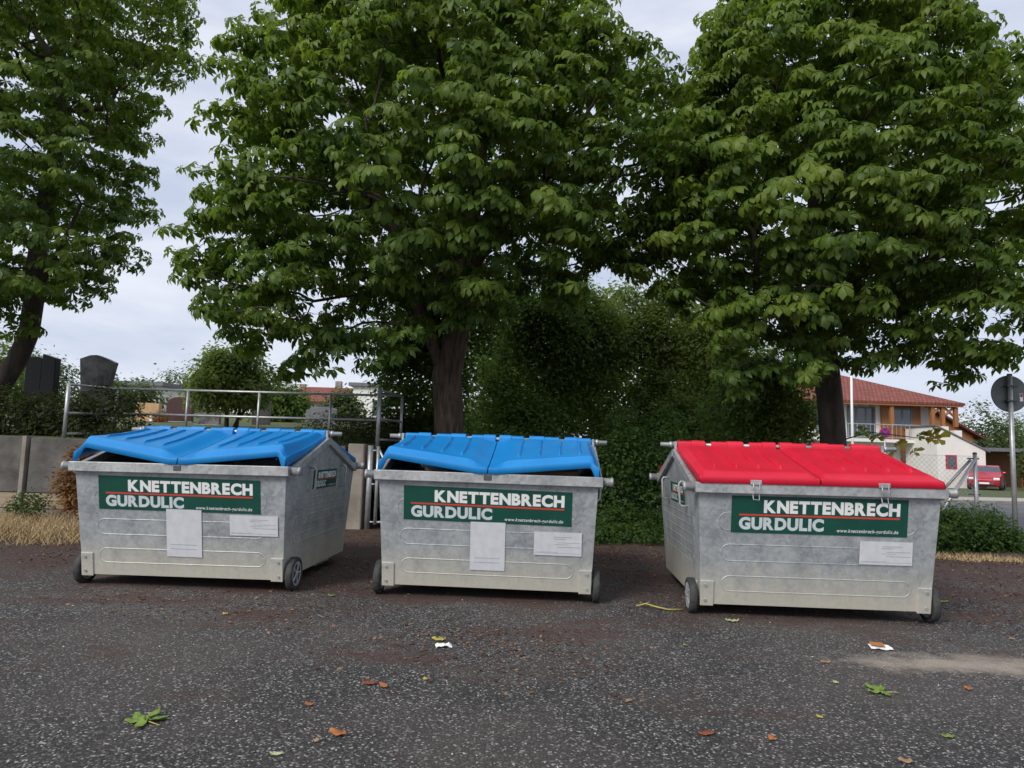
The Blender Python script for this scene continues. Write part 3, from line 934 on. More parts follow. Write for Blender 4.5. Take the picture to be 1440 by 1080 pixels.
def in_ellipsoids(p, E):
    best = np.full(len(p), 9.0)
    for (c, r_) in E:
        d = np.linalg.norm((p - np.array(c)) / np.array(r_), axis=1)
        best = np.minimum(best, d)
    return best

def grow_tree(seedlines, E, n_att, r, step=.26, kill=.36, iters=90):
    # attractors: fill the crown's lobes, denser towards their outsides
    pts = []
    vol = np.array([np.prod(e[1]) for e in E]); vol = vol / vol.sum()
    while sum(map(len, pts)) < n_att:
        k = r.choice(len(E), 400, p=vol)
        d = unit(r.normal(size=(400, 3)))
        rad = r.random(400) ** (1 / 4.5)
        c = np.array([E[i][0] for i in k]); s = np.array([E[i][1] for i in k])
        p = c + d * rad[:, None] * s
        q = in_ellipsoids(p, E)
        p = p[(q > .45) | (r.random(400) < .4)]
        pts.append(p)
    A = np.concatenate(pts)[:n_att]
    nodes, par = [], []
    for ln in seedlines:
        start, pl = ln
        prev = start
        for q in pl:
            nodes.append(np.array(q, float)); par.append(prev if prev is None or prev >= 0 else None)
            prev = len(nodes) - 1
    par = [-1 if p is None else p for p in par]
    P = np.array(nodes)
    near = np.full(len(A), 0); dist = np.full(len(A), 1e9)
    def upd(lo):
        nonlocal near, dist
        for a in range(lo, len(P), 256):
            D = np.linalg.norm(A[:, None] - P[None, a:a + 256], axis=2)
            j = D.argmin(1); d = D[np.arange(len(A)), j]
            m_ = d < dist
            near[m_] = j[m_] + a; dist[m_] = d[m_]
    upd(0)
    alive = np.ones(len(A), bool)
    for it in range(iters):
        alive &= dist > kill
        if not alive.any():
            break
        idx = np.where(alive)[0]
        dirs = unit(A[idx] - P[near[idx]])
        acc = np.zeros((len(P), 3)); np.add.at(acc, near[idx], dirs)
        act = np.unique(near[idx])
        nd_ = unit(unit(acc[act]) + r.normal(scale=.18, size=(len(act), 3)) + np.array([0, 0, .03]))
        new = P[act] + nd_ * step
        lo = len(P)
        P = np.concatenate([P, new]); par += list(act)
        upd(lo)
    return P, np.array(par)

def build_tree(name, label, seedlines, E, n_att, base_r, seed, bark, leaf_scale, per_tip, group, laterals=2):
    r = np.random.default_rng(seed)
    P, par = grow_tree(seedlines, E, n_att, r)
    N = len(P)
    kids = [[] for _ in range(N)]
    for i, p in enumerate(par):
        if p >= 0:
            kids[p].append(i)
    tips = np.zeros(N)
    order = list(range(N))
    depth_to_tip = np.zeros(N)
    for i in sorted(order, key=lambda q: -q):
        if not kids[i]:
            tips[i] = 1
        else:
            tips[i] = sum(tips[c] for c in kids[i])
            depth_to_tip[i] = 1 + max(depth_to_tip[c] for c in kids[i])
    tip_r = .0065
    nexp = math.log(tips[0]) / math.log(base_r / tip_r)
    rad = tip_r * tips ** (1 / nexp)
    base = P[0].copy()
    root = empty(name, tuple(base), 0, label, 'tree', group)
    Q = P - base
    # wood: chains following the thickest child
    trunk, limbs = MB(), MB()
    done = np.zeros(N, bool)
    starts = [(0, None)]
    while starts:
        i, frm = starts.pop()
        ch = [] if frm is None else [frm]
        ch.append(i)
        while kids[i]:
            ks = sorted(kids[i], key=lambda q: -tips[q])
            for k_ in ks[1:]:
                starts.append((k_, i))
            i = ks[0]
            ch.append(i)
        pts = [Q[q] for q in ch]
        rs = [rad[q] for q in ch]
        if frm is not None:
            rs[0] = min(rs[0], rs[1] * 1.25)
        if len(pts) > 1:
            big = rs[min(1, len(rs) - 1)]
            if frm is None:
                rs[0] *= 1.3
            (trunk if big > .07 else limbs).tube(pts, rs, 12 if big > .07 else (6 if big > .02 else 4), cap=False)
    t_o = trunk.build('trunk', bark, root, True, fix=False)
    limbs.build('branches', MT['bark'], t_o, True, fix=False)
    # leaves in sprays on short side twigs
    pos, z_, f_, sc = [], [], [], []
    tw = MB()
    ctr = np.mean([np.array(e[0]) for e in E], 0) - base
    for i in range(N):
        if tips[i] <= 5 and depth_to_tip[i] <= 6 and par[i] >= 0:
            d = Q[i] - Q[par[i]]
            away = unit((Q[i] - ctr) * np.array([1, 1, .25]))
            whorls = [Q[i]] if not kids[i] else []
            for _ in range(laterals):
                az = r.uniform(0, 2 * math.pi)
                e = unit(np.array([math.cos(az), math.sin(az), r.uniform(-.35, .2)]) + .5 * unit(d) + .5 * away)
                q = Q[i] + e * r.uniform(.15, .48)
                tw.tube([Q[i], Q[i] * .5 + q * .5 + np.array([0, 0, .02]), q], [.006, .005, .003], 3, cap=False)
                whorls.append(q)
            for q in whorls:
                a0 = r.uniform(0, 2 * math.pi)
                for k_ in range(per_tip):
                    az = a0 + 2 * math.pi * k_ / per_tip + r.normal(scale=.25)
                    out = unit(np.array([math.cos(az), math.sin(az), r.uniform(-.3, .15)]) + .35 * away)
                    pos.append(q + out * r.uniform(.09, .19) + r.normal(scale=.02, size=3))
                    z_.append(unit(np.array([0, 0, 1.0]) + .55 * away + .35 * out + r.normal(scale=.25, size=3)))
                    f_.append(out)
                    sc.append(leaf_scale * r.uniform(.7, 1.15))
    tw.build('twigs', MT['bark'], t_o, False, fix=False)
    pos, z_, f_, sc = map(np.array, (pos, z_, f_, sc))
    rot = frames(z_, f_)
    var = r.integers(0, len(PALM), len(pos))
    # the colour of single leaves and of whole sprays varies
    cell = np.floor((pos + 50) / .7).astype(int)
    hsh = (cell[:, 0] * 73856093 ^ cell[:, 1] * 19349663 ^ cell[:, 2] * 83492791) % 1000 / 1000.0
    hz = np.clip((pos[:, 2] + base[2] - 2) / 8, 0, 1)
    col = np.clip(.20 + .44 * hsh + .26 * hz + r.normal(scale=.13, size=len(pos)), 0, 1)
    # the leaves that show largest become single objects
    wp = pos + base
    dcam = np.linalg.norm(wp - np.array([0, 0, CAM_H]), axis=1)
    fx = np.abs(wp[:, 0] / np.maximum(wp[:, 1], .1)) < .72
    fz = (wp[:, 2] - CAM_H) / np.maximum(wp[:, 1], .1) < .66
    dcam[~(fx & fz)] = 1e3
    pick = np.argsort(dcam)[:300]
    rest = np.ones(len(pos), bool); rest[pick] = False
    VV, TT, CC = [], [], []
    k = 0
    for vi, (pv, pt) in enumerate(PALM_S):
        s_ = rest & (var == vi)
        if s_.any():
            V, T = instance_np(pv, pt, pos[s_], rot[s_], sc[s_])
            VV.append(V); TT.append(T + k); CC.append(np.repeat(col[s_], len(pv))); k += len(V)
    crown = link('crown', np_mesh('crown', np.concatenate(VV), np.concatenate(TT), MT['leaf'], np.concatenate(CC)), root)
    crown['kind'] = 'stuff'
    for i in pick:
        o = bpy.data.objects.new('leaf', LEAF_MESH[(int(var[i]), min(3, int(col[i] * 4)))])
        COL.objects.link(o)
        o.parent = crown
        m_ = Matrix([list(rot[i][0] * sc[i]) + [pos[i][0]], list(rot[i][1] * sc[i]) + [pos[i][1]], list(rot[i][2] * sc[i]) + [pos[i][2]], [0, 0, 0, 1]])
        o.matrix_local = m_
    return root, len(pos)

CH = 'horse chestnut trees along the fence'
# middle tree: trunk forks at about 2.6 m
mid_seed = [(None, [(-1.12, 12.5, -.05), (-1.10, 12.5, .5), (-1.10, 12.5, 1.1), (-1.13, 12.5, 1.7), (-1.17, 12.48, 2.3), (-1.2, 12.45, 2.65),
                    (-1.08, 12.42, 3.2), (-1.0, 12.4, 3.8), (-.95, 12.4, 4.5), (-.9, 12.4, 5.2), (-.8, 12.4, 6.0), (-.75, 12.4, 6.8), (-.7, 12.4, 7.6)]),
            (5, [(-1.42, 12.35, 3.1), (-1.65, 12.2, 3.65), (-1.85, 12.1, 4.3), (-2.1, 11.9, 5.0), (-2.4, 11.8, 5.7)]),
            (8, [(-.6, 12.2, 4.9), (-.2, 12.0, 5.5), (.3, 11.8, 6.0)]),
            (7, [(-1.3, 12.0, 4.3), (-1.6, 11.6, 4.8), (-1.9, 11.2, 5.2)])]
mid_E = [((-1.5, 11.8, 6.9), (3.6, 3.0, 3.3)), ((-3.5, 11.3, 4.9), (1.95, 1.9, 1.7)), ((-3.2, 10.7, 3.6), (1.7, 1.3, 1.15)),
         ((-.3, 10.9, 4.6), (1.9, 1.6, 1.1)), ((1.6, 11.6, 6.6), (2.2, 1.9, 1.9)), ((-1.2, 10.2, 5.8), (2.6, 1.6, 1.9)), ((-1.5, 12, 9.4), (2.7, 2.8, 2.0))]
# right tree
rt_seed = [(None, [(5.98, 12.6, -.05), (5.96, 12.6, .5), (5.95, 12.6, 1.1), (5.93, 12.6, 1.8), (5.88, 12.6, 2.5), (5.82, 12.6, 3.1), (5.75, 12.55, 3.8),
                   (5.7, 12.5, 4.5), (5.65, 12.5, 5.2), (5.6, 12.4, 6.0), (5.5, 12.4, 6.9), (5.5, 12.4, 7.8)]),
           (5, [(5.3, 12.2, 3.5), (4.7, 11.8, 3.8), (4.1, 11.4, 4.1)]),
           (6, [(6.3, 12.1, 4.3), (6.9, 11.7, 4.7), (7.5, 11.4, 5.0)])]
rt_E = [((5.6, 11.9, 6.5), (3.3, 2.9, 3.2)), ((3.3, 11.4, 4.8), (1.45, 1.5, 1.15)), ((4.5, 10.7, 3.5), (1.5, 1.1, 1.0)), ((7.1, 11.0, 3.9), (1.7, 1.4, 1.05)),
        ((4.9, 10.5, 5.4), (2.4, 1.5, 1.8)), ((7.9, 11.3, 5.5), (1.7, 1.6, 1.5)), ((5.6, 12, 9.1), (2.1, 2.6, 2.0)), ((4.0, 10.6, 2.75), (.55, .5, .5))]
# left tree: leaning stem outside the frame
lf_seed = [(None, [(-10.3, 13.2, 1.3), (-10.05, 13.1, 1.8), (-9.75, 13.0, 2.3), (-9.45, 13.0, 2.8), (-9.3, 13.0, 3.3), (-9.27, 13.0, 3.9), (-9.3, 13.0, 4.6),
                   (-9.25, 13.0, 5.4), (-9.2, 13.0, 6.2), (-9.1, 13.0, 7.0), (-9.1, 13, 7.8)]),
           (2, [(-10.2, 12.9, 2.9), (-10.5, 12.8, 3.6), (-10.7, 12.7, 4.4), (-10.8, 12.6, 5.3)]),
           (5, [(-8.9, 12.8, 4.5), (-8.5, 12.6, 5.1), (-8.2, 12.5, 5.7)])]
lf_E = [((-10.3, 12.8, 7.2), (3.0, 2.6, 3.6)), ((-8.7, 12.2, 5.0), (1.45, 1.5, 1.3)), ((-9.4, 11.6, 4.5), (1.8, 1.4, 1.0)), ((-9.0, 12.4, 8.0), (1.75, 1.7, 1.8)), ((-9.6, 12.8, 9.8), (2.9, 2.6, 2.2))]
_, nA = build_tree('chestnut_tree', 'large chestnut tree with forked brown trunk behind the middle dumpster', mid_seed, mid_E, 2300, .27, 3, MT['bark_pale'], .235, 5, CH)
_, nB = build_tree('chestnut_tree', 'leafy chestnut tree with single dark trunk behind the red lidded dumpster', rt_seed, rt_E, 2200, .225, 4, MT['bark'], .235, 5, CH)
_, nC = build_tree('chestnut_tree', 'chestnut tree with leaning stem cut off by the left picture edge', lf_seed, lf_E, 1500, .20, 5, MT['bark'], .21, 5, CH)
print('LEAVES', nA, nB, nC)

# ------------------------------------------------------------------ shrubs, hedges, far trees
LV = np.array([(0, 0, 0), (-.30, .48, .07), (.30, .48, .07), (0, 1, -.06)])
LT = np.array([(0, 3, 1), (0, 2, 3)])

def foliage_points(r, lumps, n, shell=.55):
    """points in a set of ellipsoid lumps, gathered in sprays, with outward normals"""
    vol = np.array([np.prod(np.array(l[1])) ** (2 / 3) for l in lumps]); vol /= vol.sum()
    ns = max(20, n // 14)
    k = r.choice(len(lumps), ns, p=vol)
    d = unit(r.normal(size=(ns, 3)))
    rad = shell + (1 - shell) * r.random(ns) ** .6
    rad *= 1 + .16 * np.sin(d[:, 0] * 7 + k) * np.sin(d[:, 2] * 6 + 2 * k)
    c = np.array([lumps[i][0] for i in k]); s = np.array([lumps[i][1] for i in k])
    sp = c + d * rad[:, None] * s
    j = r.integers(0, ns, n)
    return sp[j], d[j], s[j], j

def bush(name, label, cat, base, lumps, n, size, m, seed, group=None, stems=5, stem_r=.025, spread=.16, bark=None, knobs=0):
    r = np.random.default_rng(seed)
    if knobs:      # smaller tufts and upright shoots standing out of the main masses
        sub = []
        for c_, q_ in lumps:
            for _ in range(knobs):
                dd = unit(r.normal(size=3) + np.array([0, -.5, .35]))
                kk = r.uniform(.26, .5)
                sub.append((tuple(np.array(c_) + dd * np.array(q_) * r.uniform(.75, 1.05)), tuple(np.array(q_) * kk * np.array([1, 1, r.uniform(.8, 1.5)]))))
        lumps = lumps + sub
    sp, d, s, j = foliage_points(r, lumps, n)
    p = sp + r.normal(scale=spread, size=(n, 3)) * np.array([1, 1, .8])
    p[:, 2] = np.maximum(p[:, 2], .03)
    z = unit(.7 * d + np.array([0, 0, .8]) + r.normal(scale=.45, size=(n, 3)))
    fwd = unit(d * np.array([1, 1, .2]) + r.normal(scale=.8, size=(n, 3)) + np.array([0, 0, -.2]))
    sc = size * r.uniform(.6, 1.25, n)
    V, T = instance_np(LV, LT, p, frames(z, fwd), sc)
    hs = (j * 7919 % 997) / 997.0
    col = np.clip(.15 + .5 * hs + r.normal(scale=.16, size=n), 0, 1)
    root = empty(name, tuple(base), 0, label, cat, group)
    crown = link('foliage', np_mesh('foliage', V, T, m, np.repeat(col, len(LV))), root)
    crown['kind'] = 'stuff'
    for q in range(stems):
        l_ = lumps[q % len(lumps)]
        e = np.array(l_[0]) + r.normal(scale=.2, size=3) * np.array(l_[1])
        st = np.array([r.normal(scale=.12), r.normal(scale=.1), -.03])
        mid = st * .5 + e * .5 + r.normal(scale=.1, size=3)
        MB().tube([st, st * .75 + mid * .25 + np.array([0, 0, .08]), mid, e], [stem_r, stem_r * .85, stem_r * .6, stem_r * .25], 6, cap=False).build('stem', bark or MT['bark'], root, True, fix=False)
    return root

TH = 'shrubs of the thicket behind the fence'
def sc_(l, k):
    return [(tuple(k * a for a in c), tuple(k * a for a in q)) for c, q in l]
bush('thicket_shrub', 'dark small leaved shrub left of the forked trunk, edge against the sky', 'shrub', (-1.75, 14.2, 0),
     [((-.1, 0, 2.6), (1.0, .9, 1.5)), ((-.35, -.2, 4.0), (.85, .8, .9)), ((.5, .1, 3.6), (.9, .8, 1.2)), ((0, -.2, 1.2), (1.0, .8, 1.2))], 24000, .11, MT['shrub_mid'], 21, TH, spread=.17, knobs=5)
bush('thicket_shrub', 'olive green tall shrub just right of the forked trunk', 'shrub', (.45, 18.4, -.04),
     sc_([((0, 0, 2.4), (1.2, 1.0, 1.6)), ((-.2, .2, 4.0), (1.0, .9, 1.0)), ((.6, 0, 3.5), (1.0, .9, 1.0)), ((0, -.4, 1.1), (1.1, .8, 1.1))], 1.25), 32000, 0.130, MT['shrub_mid'], 22, TH, knobs=5)
bush('thicket_shrub', 'light green feathery shrub in the middle of the thicket below the sky gap', 'shrub', (2.95, 19.6, -.05),
     sc_([((0, 0, 2.6), (1.2, 1.0, 1.6)), ((.1, .2, 3.75), (1.0, .9, .85)), ((-.6, -.3, 3.2), (.9, .8, 1.0)), ((.2, -.5, 1.2), (1.1, .8, 1.2))], 1.34), 36000, 0.125, MT['shrub_light'], 23, TH, knobs=5)
bush('thicket_shrub', 'mid green shrub under the lower left boughs of the right chestnut', 'shrub', (5.2, 19.4, -.05),
     sc_([((0, 0, 2.4), (1.2, .9, 1.5)), ((.1, .2, 3.9), (1.1, .9, 1.1)), ((-.2, -.4, 1.1), (1.1, .8, 1.1))], 1.33), 32000, 0.130, MT['shrub_light'], 24, TH, knobs=5)
bush('thicket_shrub', 'dark shrub left beside the right chestnut trunk behind the red lid', 'shrub', (5.2, 14.0, 0),
     [((-.3, 0, 1.9), (1.0, .8, 1.2)), ((.0, .2, 2.6), (.8, .7, .7)), ((-.3, -.3, .9), (1.0, .7, .9))], 22000, .10, MT['shrub_mid'], 25, TH, knobs=5)
bush('thicket_shrub', 'pale green narrow shrub directly left of the dark right trunk', 'shrub', (5.55, 13.6, 0),
     [((-.1, 0, 1.6), (.55, .5, .9)), ((.05, 0, 2.15), (.4, .4, .5))], 7000, .08, MT['shrub_light'], 26, TH, spread=.1, knobs=5)
bush('thicket_shrub', 'tall dim tree-like shrub filling the back of the thicket', 'shrub', (4.0, 24.5, -.1),
     sc_([((-1.5, 0, 2.6), (1.8, 1.0, 2.2)), ((.8, 0, 2.6), (1.9, 1.0, 2.1)), ((3.0, 0, 2.4), (1.4, .9, 2.0)), ((-3.6, 0, 2.6), (1.5, .9, 2.2))], 1.42), 44000, 0.200, MT['shrub_light'], 27, TH, spread=.22, stem_r=.05, knobs=5)
bush('bramble_shrub', 'leafy bramble hanging over the wire fence between middle and red dumpsters', 'shrub', (2.05, 11.85, 0),
     [((-.2, 0, 1.0), (.8, .45, .8)), ((.5, .05, 1.3), (.7, .45, .7)), ((-.9, .1, .8), (.6, .4, .7)), ((.1, -.1, .4), (1.1, .4, .4))], 15000, .075, MT['ivy'], 28, spread=.1, knobs=4)
bush('bramble_shrub', 'low dark bramble at the fence foot behind the middle dumpster', 'shrub', (0.0, 11.9, 0),
     [((-.7, 0, .7), (.9, .4, .7)), ((.6, 0, .8), (.9, .4, .8))], 9000, .075, MT['ivy'], 29, spread=.1, knobs=4)
bush('bramble_shrub', 'green bramble by the tube gate between the two blue lidded dumpsters', 'shrub', (-1.5, 12.0, 0),
     [((-.3, 0, .5), (.5, .4, .55)), ((.4, .1, .6), (.6, .4, .6))], 7000, .07, MT['ivy'], 30, spread=.09, knobs=4)
bush('ground_ivy', 'low green ivy along the verge between middle and red dumpsters', 'ivy', (1.75, 10.5, 0),
     [((-.6, 0, .1), (.6, .5, .14)), ((.2, .1, .12), (.7, .5, .16)), ((.0, .9, .2), (1.2, .5, .25))], 8000, .06, MT['ivy'], 31, spread=.06, stems=3, stem_r=.008)
bush('verge_shrub', 'low spreading green shrub beside the wire fence end post', 'shrub', (6.75, 10.6, 0),
     [((-.5, 0, .28), (.7, .5, .33)), ((.25, .15, .33), (.6, .5, .36)), ((.75, .3, .2), (.45, .4, .24)), ((-1.1, .1, .25), (.5, .5, .3))], 15000, .055, MT['ivy'], 32, spread=.07, stems=4, stem_r=.01, knobs=4)
bush('weed_clump', 'small clump of weeds at the foot of the grey sign pole', 'plant', (7.9, 10.75, 0),
     [((0, 0, .1), (.4, .3, .16))], 1800, .05, MT['ivy'], 33, spread=.06, stems=2, stem_r=.006)
# hedge on the terrace
hd = bush('clipped_hedge', 'dark clipped hedge on top of the retaining wall below the gravestones', 'hedge', (-9.6, 12.3, 1.3),
          [((-4.5 + .85 * i, .12 * math.sin(i * 2.1), .42), (.75, .55, .50 + .05 * math.sin(i * 1.7))) for i in range(9)], 32000, .07, MT['hedge_dark'], 34, spread=.06, stems=9, stem_r=.02)
bush('terrace_bank_shrub', 'overgrown low shrub on the terrace right of the railing', 'shrub', (-2.6, 13.4, 1.3),
     [((-.9, .2, .25), (.8, .6, .4)), ((0, 0, .3), (.8, .6, .45)), ((.7, .3, .25), (.6, .6, .5))], 9000, .06, MT['hedge_dark'], 35, spread=.08, stem_r=.012)
bush('terrace_bank_shrub', 'sprawling green growth over the wall top behind the left dumpster', 'shrub', (-6.6, 11.75, 1.25),
     [((0, 0, .05), (.7, .25, .16)), ((1.2, 0, .04), (.8, .25, .14)), ((2.6, 0, .05), (.8, .25, .16)), ((3.6, .1, .1), (.6, .3, .25))], 7000, .05, MT['hedge_dark'], 36, spread=.06, stem_r=.008)
bush('dead_ivy', 'brown withered ivy hanging down the concrete wall beside the left dumpster', 'ivy', (-6.85, 10.98, 0),
     [((0, .08, .95), (.2, .1, .3)), ((-.05, .05, .6), (.3, .12, .35)), ((.12, 0, .25), (.28, .16, .25))], 3200, .07, MT['dry_ivy'], 37, spread=.07, stem_r=.008)
# cemetery tree and far vegetation
bush('round_tree', 'small round leafy tree among the gravestones', 'tree', (-8.2, 20, terrace(20)),
     [((0, 0, 1.35), (1.05, .95, .75)), ((-.5, .1, 1.05), (.8, .8, .55)), ((.65, 0, 1.1), (.75, .7, .6)), ((.1, -.2, 1.95), (.6, .6, .55))], 13000, .14, MT['shrub_light'], 40, spread=.15, stems=4, stem_r=.06, knobs=5)
FG = 'far trees and bushes on the cemetery hill'
for i, (x, y, w, h_, lab_, mm) in enumerate([
        (-16.4, 21, 1.6, 2.7, 'bright green bush at the left edge behind the leaning stem', 'shrub_light'),
        (-22.5, 32, 2.4, 3.0, 'pale green bush seen between the two black and grey gravestones', 'far_green'),
        (-17.6, 31, 2.0, 1.75, 'low green bush to the right of the grey polished gravestone', 'far_green'),
        (-10.0, 30, 1.0, 1.7, 'round green bush right of the tall dark slab', 'shrub_mid'),
        (-8.9, 36, .9, 1.5, 'green bush left of the white flat roofed house', 'far_green'),
        (-27, 60, 6, 4.5, 'distant tree clump on the far cemetery hill', 'far_green')]):
    bush('far_bush', lab_, 'bush', (x, y, terrace(y)), [((0, 0, h_ * .5), (w * .6, w * .5, h_ * .5)), ((-w * .4, 0, h_ * .4), (w * .5, w * .4, h_ * .4)), ((w * .45, 0, h_ * .42), (w * .5, w * .4, h_ * .4))],
         4500, .10 + .003 * y, MT[mm], 50 + i, FG, stems=2, stem_r=.04, spread=.12 + .004 * y)
FR = 'trees beyond the road on the right'
for i, (x, y, w, h_, lab_, mm) in enumerate([
        (43, 62, 4.2, 7.2, 'rounded green tree right of the timber house gable', 'far_green'),
        (49, 64, 4.5, 6.6, 'wide green tree behind the grey round sign', 'shrub_mid'),
        (55, 66, 4.5, 7.2, 'green tree at the far right edge beyond the road', 'far_green'),
        (33.8, 43, 1.6, 3.6, 'dark upright conifer beside the white garage wing', 'shrub_dark'),
        (38.5, 45, 2.4, 3.0, 'pale leafy bush behind the grey sign pole', 'shrub_light'),
        (46, 92, 9, 11.5, 'distant tall tree showing over the far roof', 'far_green'),
        (70, 95, 10, 9.0, 'distant wood edge beyond the far right trees', 'far_green')]):
    bush('far_tree', lab_, 'tree', (x, y, terr(x, y)), [((0, 0, h_ * .55), (w * .55, w * .5, h_ * .45)), ((-w * .4, 0, h_ * .42), (w * .45, w * .4, h_ * .36)), ((w * .4, 0, h_ * .45), (w * .5, w * .4, h_ * .36)), ((.1 * w, 0, h_ * .25), (w * .6, w * .4, h_ * .25))],
         6000, .12 + .0035 * y, MT[mm], 60 + i, FR, stems=2, stem_r=.12, spread=.2 + .004 * y)

# dry grass at the foot of the wall, and low grass tufts
def blades(name, label, area, n, hmin, hmax, m, seed, cat='grass'):
    r = np.random.default_rng(seed)
    p = area(r, n)
    V = np.zeros((n, 3, 3)); az = r.uniform(0, 2 * np.pi, n); w = r.uniform(.003, .006, n)
    hh = r.uniform(hmin, hmax, n)
    V[:, 0] = p + np.stack([np.cos(az) * w, np.sin(az) * w, np.zeros(n)], 1)
    V[:, 1] = p - np.stack([np.cos(az) * w, np.sin(az) * w, np.zeros(n)], 1)
    V[:, 2] = p + np.stack([r.normal(scale=.75, size=n) * hh, r.normal(scale=.75, size=n) * hh, hh], 1)
    T = np.arange(n * 3).reshape(n, 3)
    o = link(name, np_mesh(name, V.reshape(-1, 3), T, m, np.repeat(r.random(n), 3)))
    tag(o, label, cat, None, 'stuff')
    return o
def area_left(r, n):
    cx = r.uniform(-11, -5.3, 420); cy = np.array([yard_edge(a) for a in cx]) + .05 + r.random(420) ** .9 * 2.2
    k_ = r.integers(0, 420, n)
    x = cx[k_] + r.normal(scale=.09, size=n); y = cy[k_] + r.normal(scale=.09, size=n)
    return np.stack([x, np.minimum(y, 11.1), np.full(n, .005)], 1)
blades('dry_grass', 'dry straw coloured grass at the foot of the concrete wall', area_left, 17000, .04, .24, MT['straw'], 80)
bush('weed_clump', 'green weeds sprouting from dry grass at the left wall foot', 'plant', (-7.45, 10.75, 0), [((0, 0, .2), (.28, .12, .26)), ((-.9, -.1, .12), (.3, .1, .16))], 1500, .055, MT['ivy'], 38, spread=.06, stems=4, stem_r=.005)
def area_right(r, n):
    x = r.uniform(5.9, 12, n); y = np.array([yard_edge(a) for a in x]) + .02 + r.random(n) * .5
    return np.stack([x, y, np.full(n, .005)], 1)
blades('dry_grass', 'strip of dry brown grass along the asphalt edge on the right', area_right, 4500, .02, .09, MT['straw'], 81)

# ------------------------------------------------------------------ chain-link fence
cf = empty('chain_link_fence', (3.1, 12.0, 0), 0, 'chain link fence with galvanised posts behind the dumpsters', 'fence')
fx0, fx1, fz0, fz1 = -1.0 - 3.1, 8.2 - 3.1, .06, 1.46
b = MB()
stepw = .062
Hh = fz1 - fz0
def wire(a, c, r=.0021):
    a, c = Vector(a), Vector(c)
    d = (c - a).normalized(); u = Vector((0, 1, 0)); w = d.cross(u)
    ring = [u * r, (-u * .5 + w * .87) * r, (-u * .5 - w * .87) * r]
    b.add([a + q for q in ring] + [c + q for q in ring], [(0, 1, 4, 3), (1, 2, 5, 4), (2, 0, 3, 5)])
x = fx0 - Hh
while x < fx1:
    xa, xb = max(x, fx0), min(x + Hh, fx1)
    if xb > xa:
        wire((xa, .002, fz0 + xa - x), (xb, .002, fz0 + xb - x))
        wire((xa, -.002, fz1 - (xa - x)), (xb, -.002, fz1 - (xb - x)))
    x += stepw * 1.414
for z in (fz0 + .01, .75, fz1):
    wire((fx0, 0, z), (fx1, 0, z), .003)
b.build('wire_mesh', MT['steel'], cf, fix=False)
for x in (-1.0, 1.3, 3.6, 5.9):
    MB().tube([(x - 3.1, .03, -.05), (x - 3.1, .03, 1.5)], .024, 8).build('post', MT['steel'], cf, True)
MB().tube([(8.13 - 3.1, .0, -.05), (8.13 - 3.1, .0, 1.50)], .034, 10).build('post', MT['steel'], cf, True)
MB().lathe([(1.50, .038), (1.525, .03), (1.535, .0)], 'Z', 12, (8.13 - 3.1, 0, 0)).build('post_cap', MT['dark_metal'], cf, True)
MB().tube([(8.11 - 3.1, -.05, 1.42), (7.2 - 3.1, -.10, .10)], .028, 8).build('brace', MT['steel'], cf, True)
MB().tube([(8.11 - 3.1, .08, 1.40), (7.45 - 3.1, .9, .10)], .026, 8).build('brace', MT['steel'], cf, True)
for z in (1.42, .8):
    MB().tube([(8.0 - 3.1, 0, z), (8.2 - 3.1, 0, z)], .014, 6).build('clamp', MT['dark_metal'], cf, True)

# ------------------------------------------------------------------ road sign seen from behind
sg = empty('traffic_sign', (8.06, 11.0, 0), 0, 'round traffic sign on a grey pole seen from behind', 'sign')
MB().tube([(0, 0, -.05), (0, 0, 2.77)], .036, 12).build('pole', MT['steel'], sg, True)
MB().lathe([(2.77, .04), (2.80, .036)], 'Z', 12).build('pole_cap', MT['dark_metal'], sg, True)
dc = MB().lathe([(.048, .285), (.050, .298), (.058, .30), (.066, .298)], 'Y', 48, (.03, 0, 2.48)).build('sign_disc', MT['sign_back'], sg)
for z in (2.60, 2.36):
    MB().box(-.075, .10, -.046, .046, z - .014, z + .014).build('clamp', MT['dark_metal'], sg, bevel=.004)
st = MB().box(.185, .235, .040, .047, 2.36, 2.49).build('sticker', MT['white'], sg)
MB().box(.19, .23, .0385, .0395, 2.43, 2.485).build('red_print', MT['sign_red'], st)
MB().box(.202, .218, .0370, .0380, 2.44, 2.47).build('dark_print', MT['dark_metal'], st)

# no stopping sign by the road
ns = empty('no_stopping_sign', (14.5, 26.5, terr(16, 26.5)), 0, 'small blue and red crossed no stopping sign above the red lid', 'sign')
MB().tube([(0, .03, 0), (0, .03, 2.75)], .03, 8).build('pole', MT['steel'], ns, True)
MB().lathe([(-.01, .21), (.01, .21)], 'Y', 32, (0, 0, 2.53)).build('red_ring', MT['sign_red'], ns)
MB().lathe([(-.016, .165), (-.012, .165)], 'Y', 32, (0, 0, 2.53)).build('blue_disc', MT['sign_blue'], ns)
for s_ in (-1, 1):
    d = Vector((s_ * .707, 0, .707)); e = Vector((-s_ * .707, 0, .707)) * .024
    c = Vector((0, -.02 - .002 * s_, 2.53))
    MB().hexa([c - d * .17 - e, c + d * .17 - e, c + d * .17 - e + Vector((0, .002, 0)), c - d * .17 - e + Vector((0, .002, 0)),
               c - d * .17 + e, c + d * .17 + e, c + d * .17 + e + Vector((0, .002, 0)), c - d * .17 + e + Vector((0, .002, 0))]).build('cross_bar', MT['sign_red'], ns)
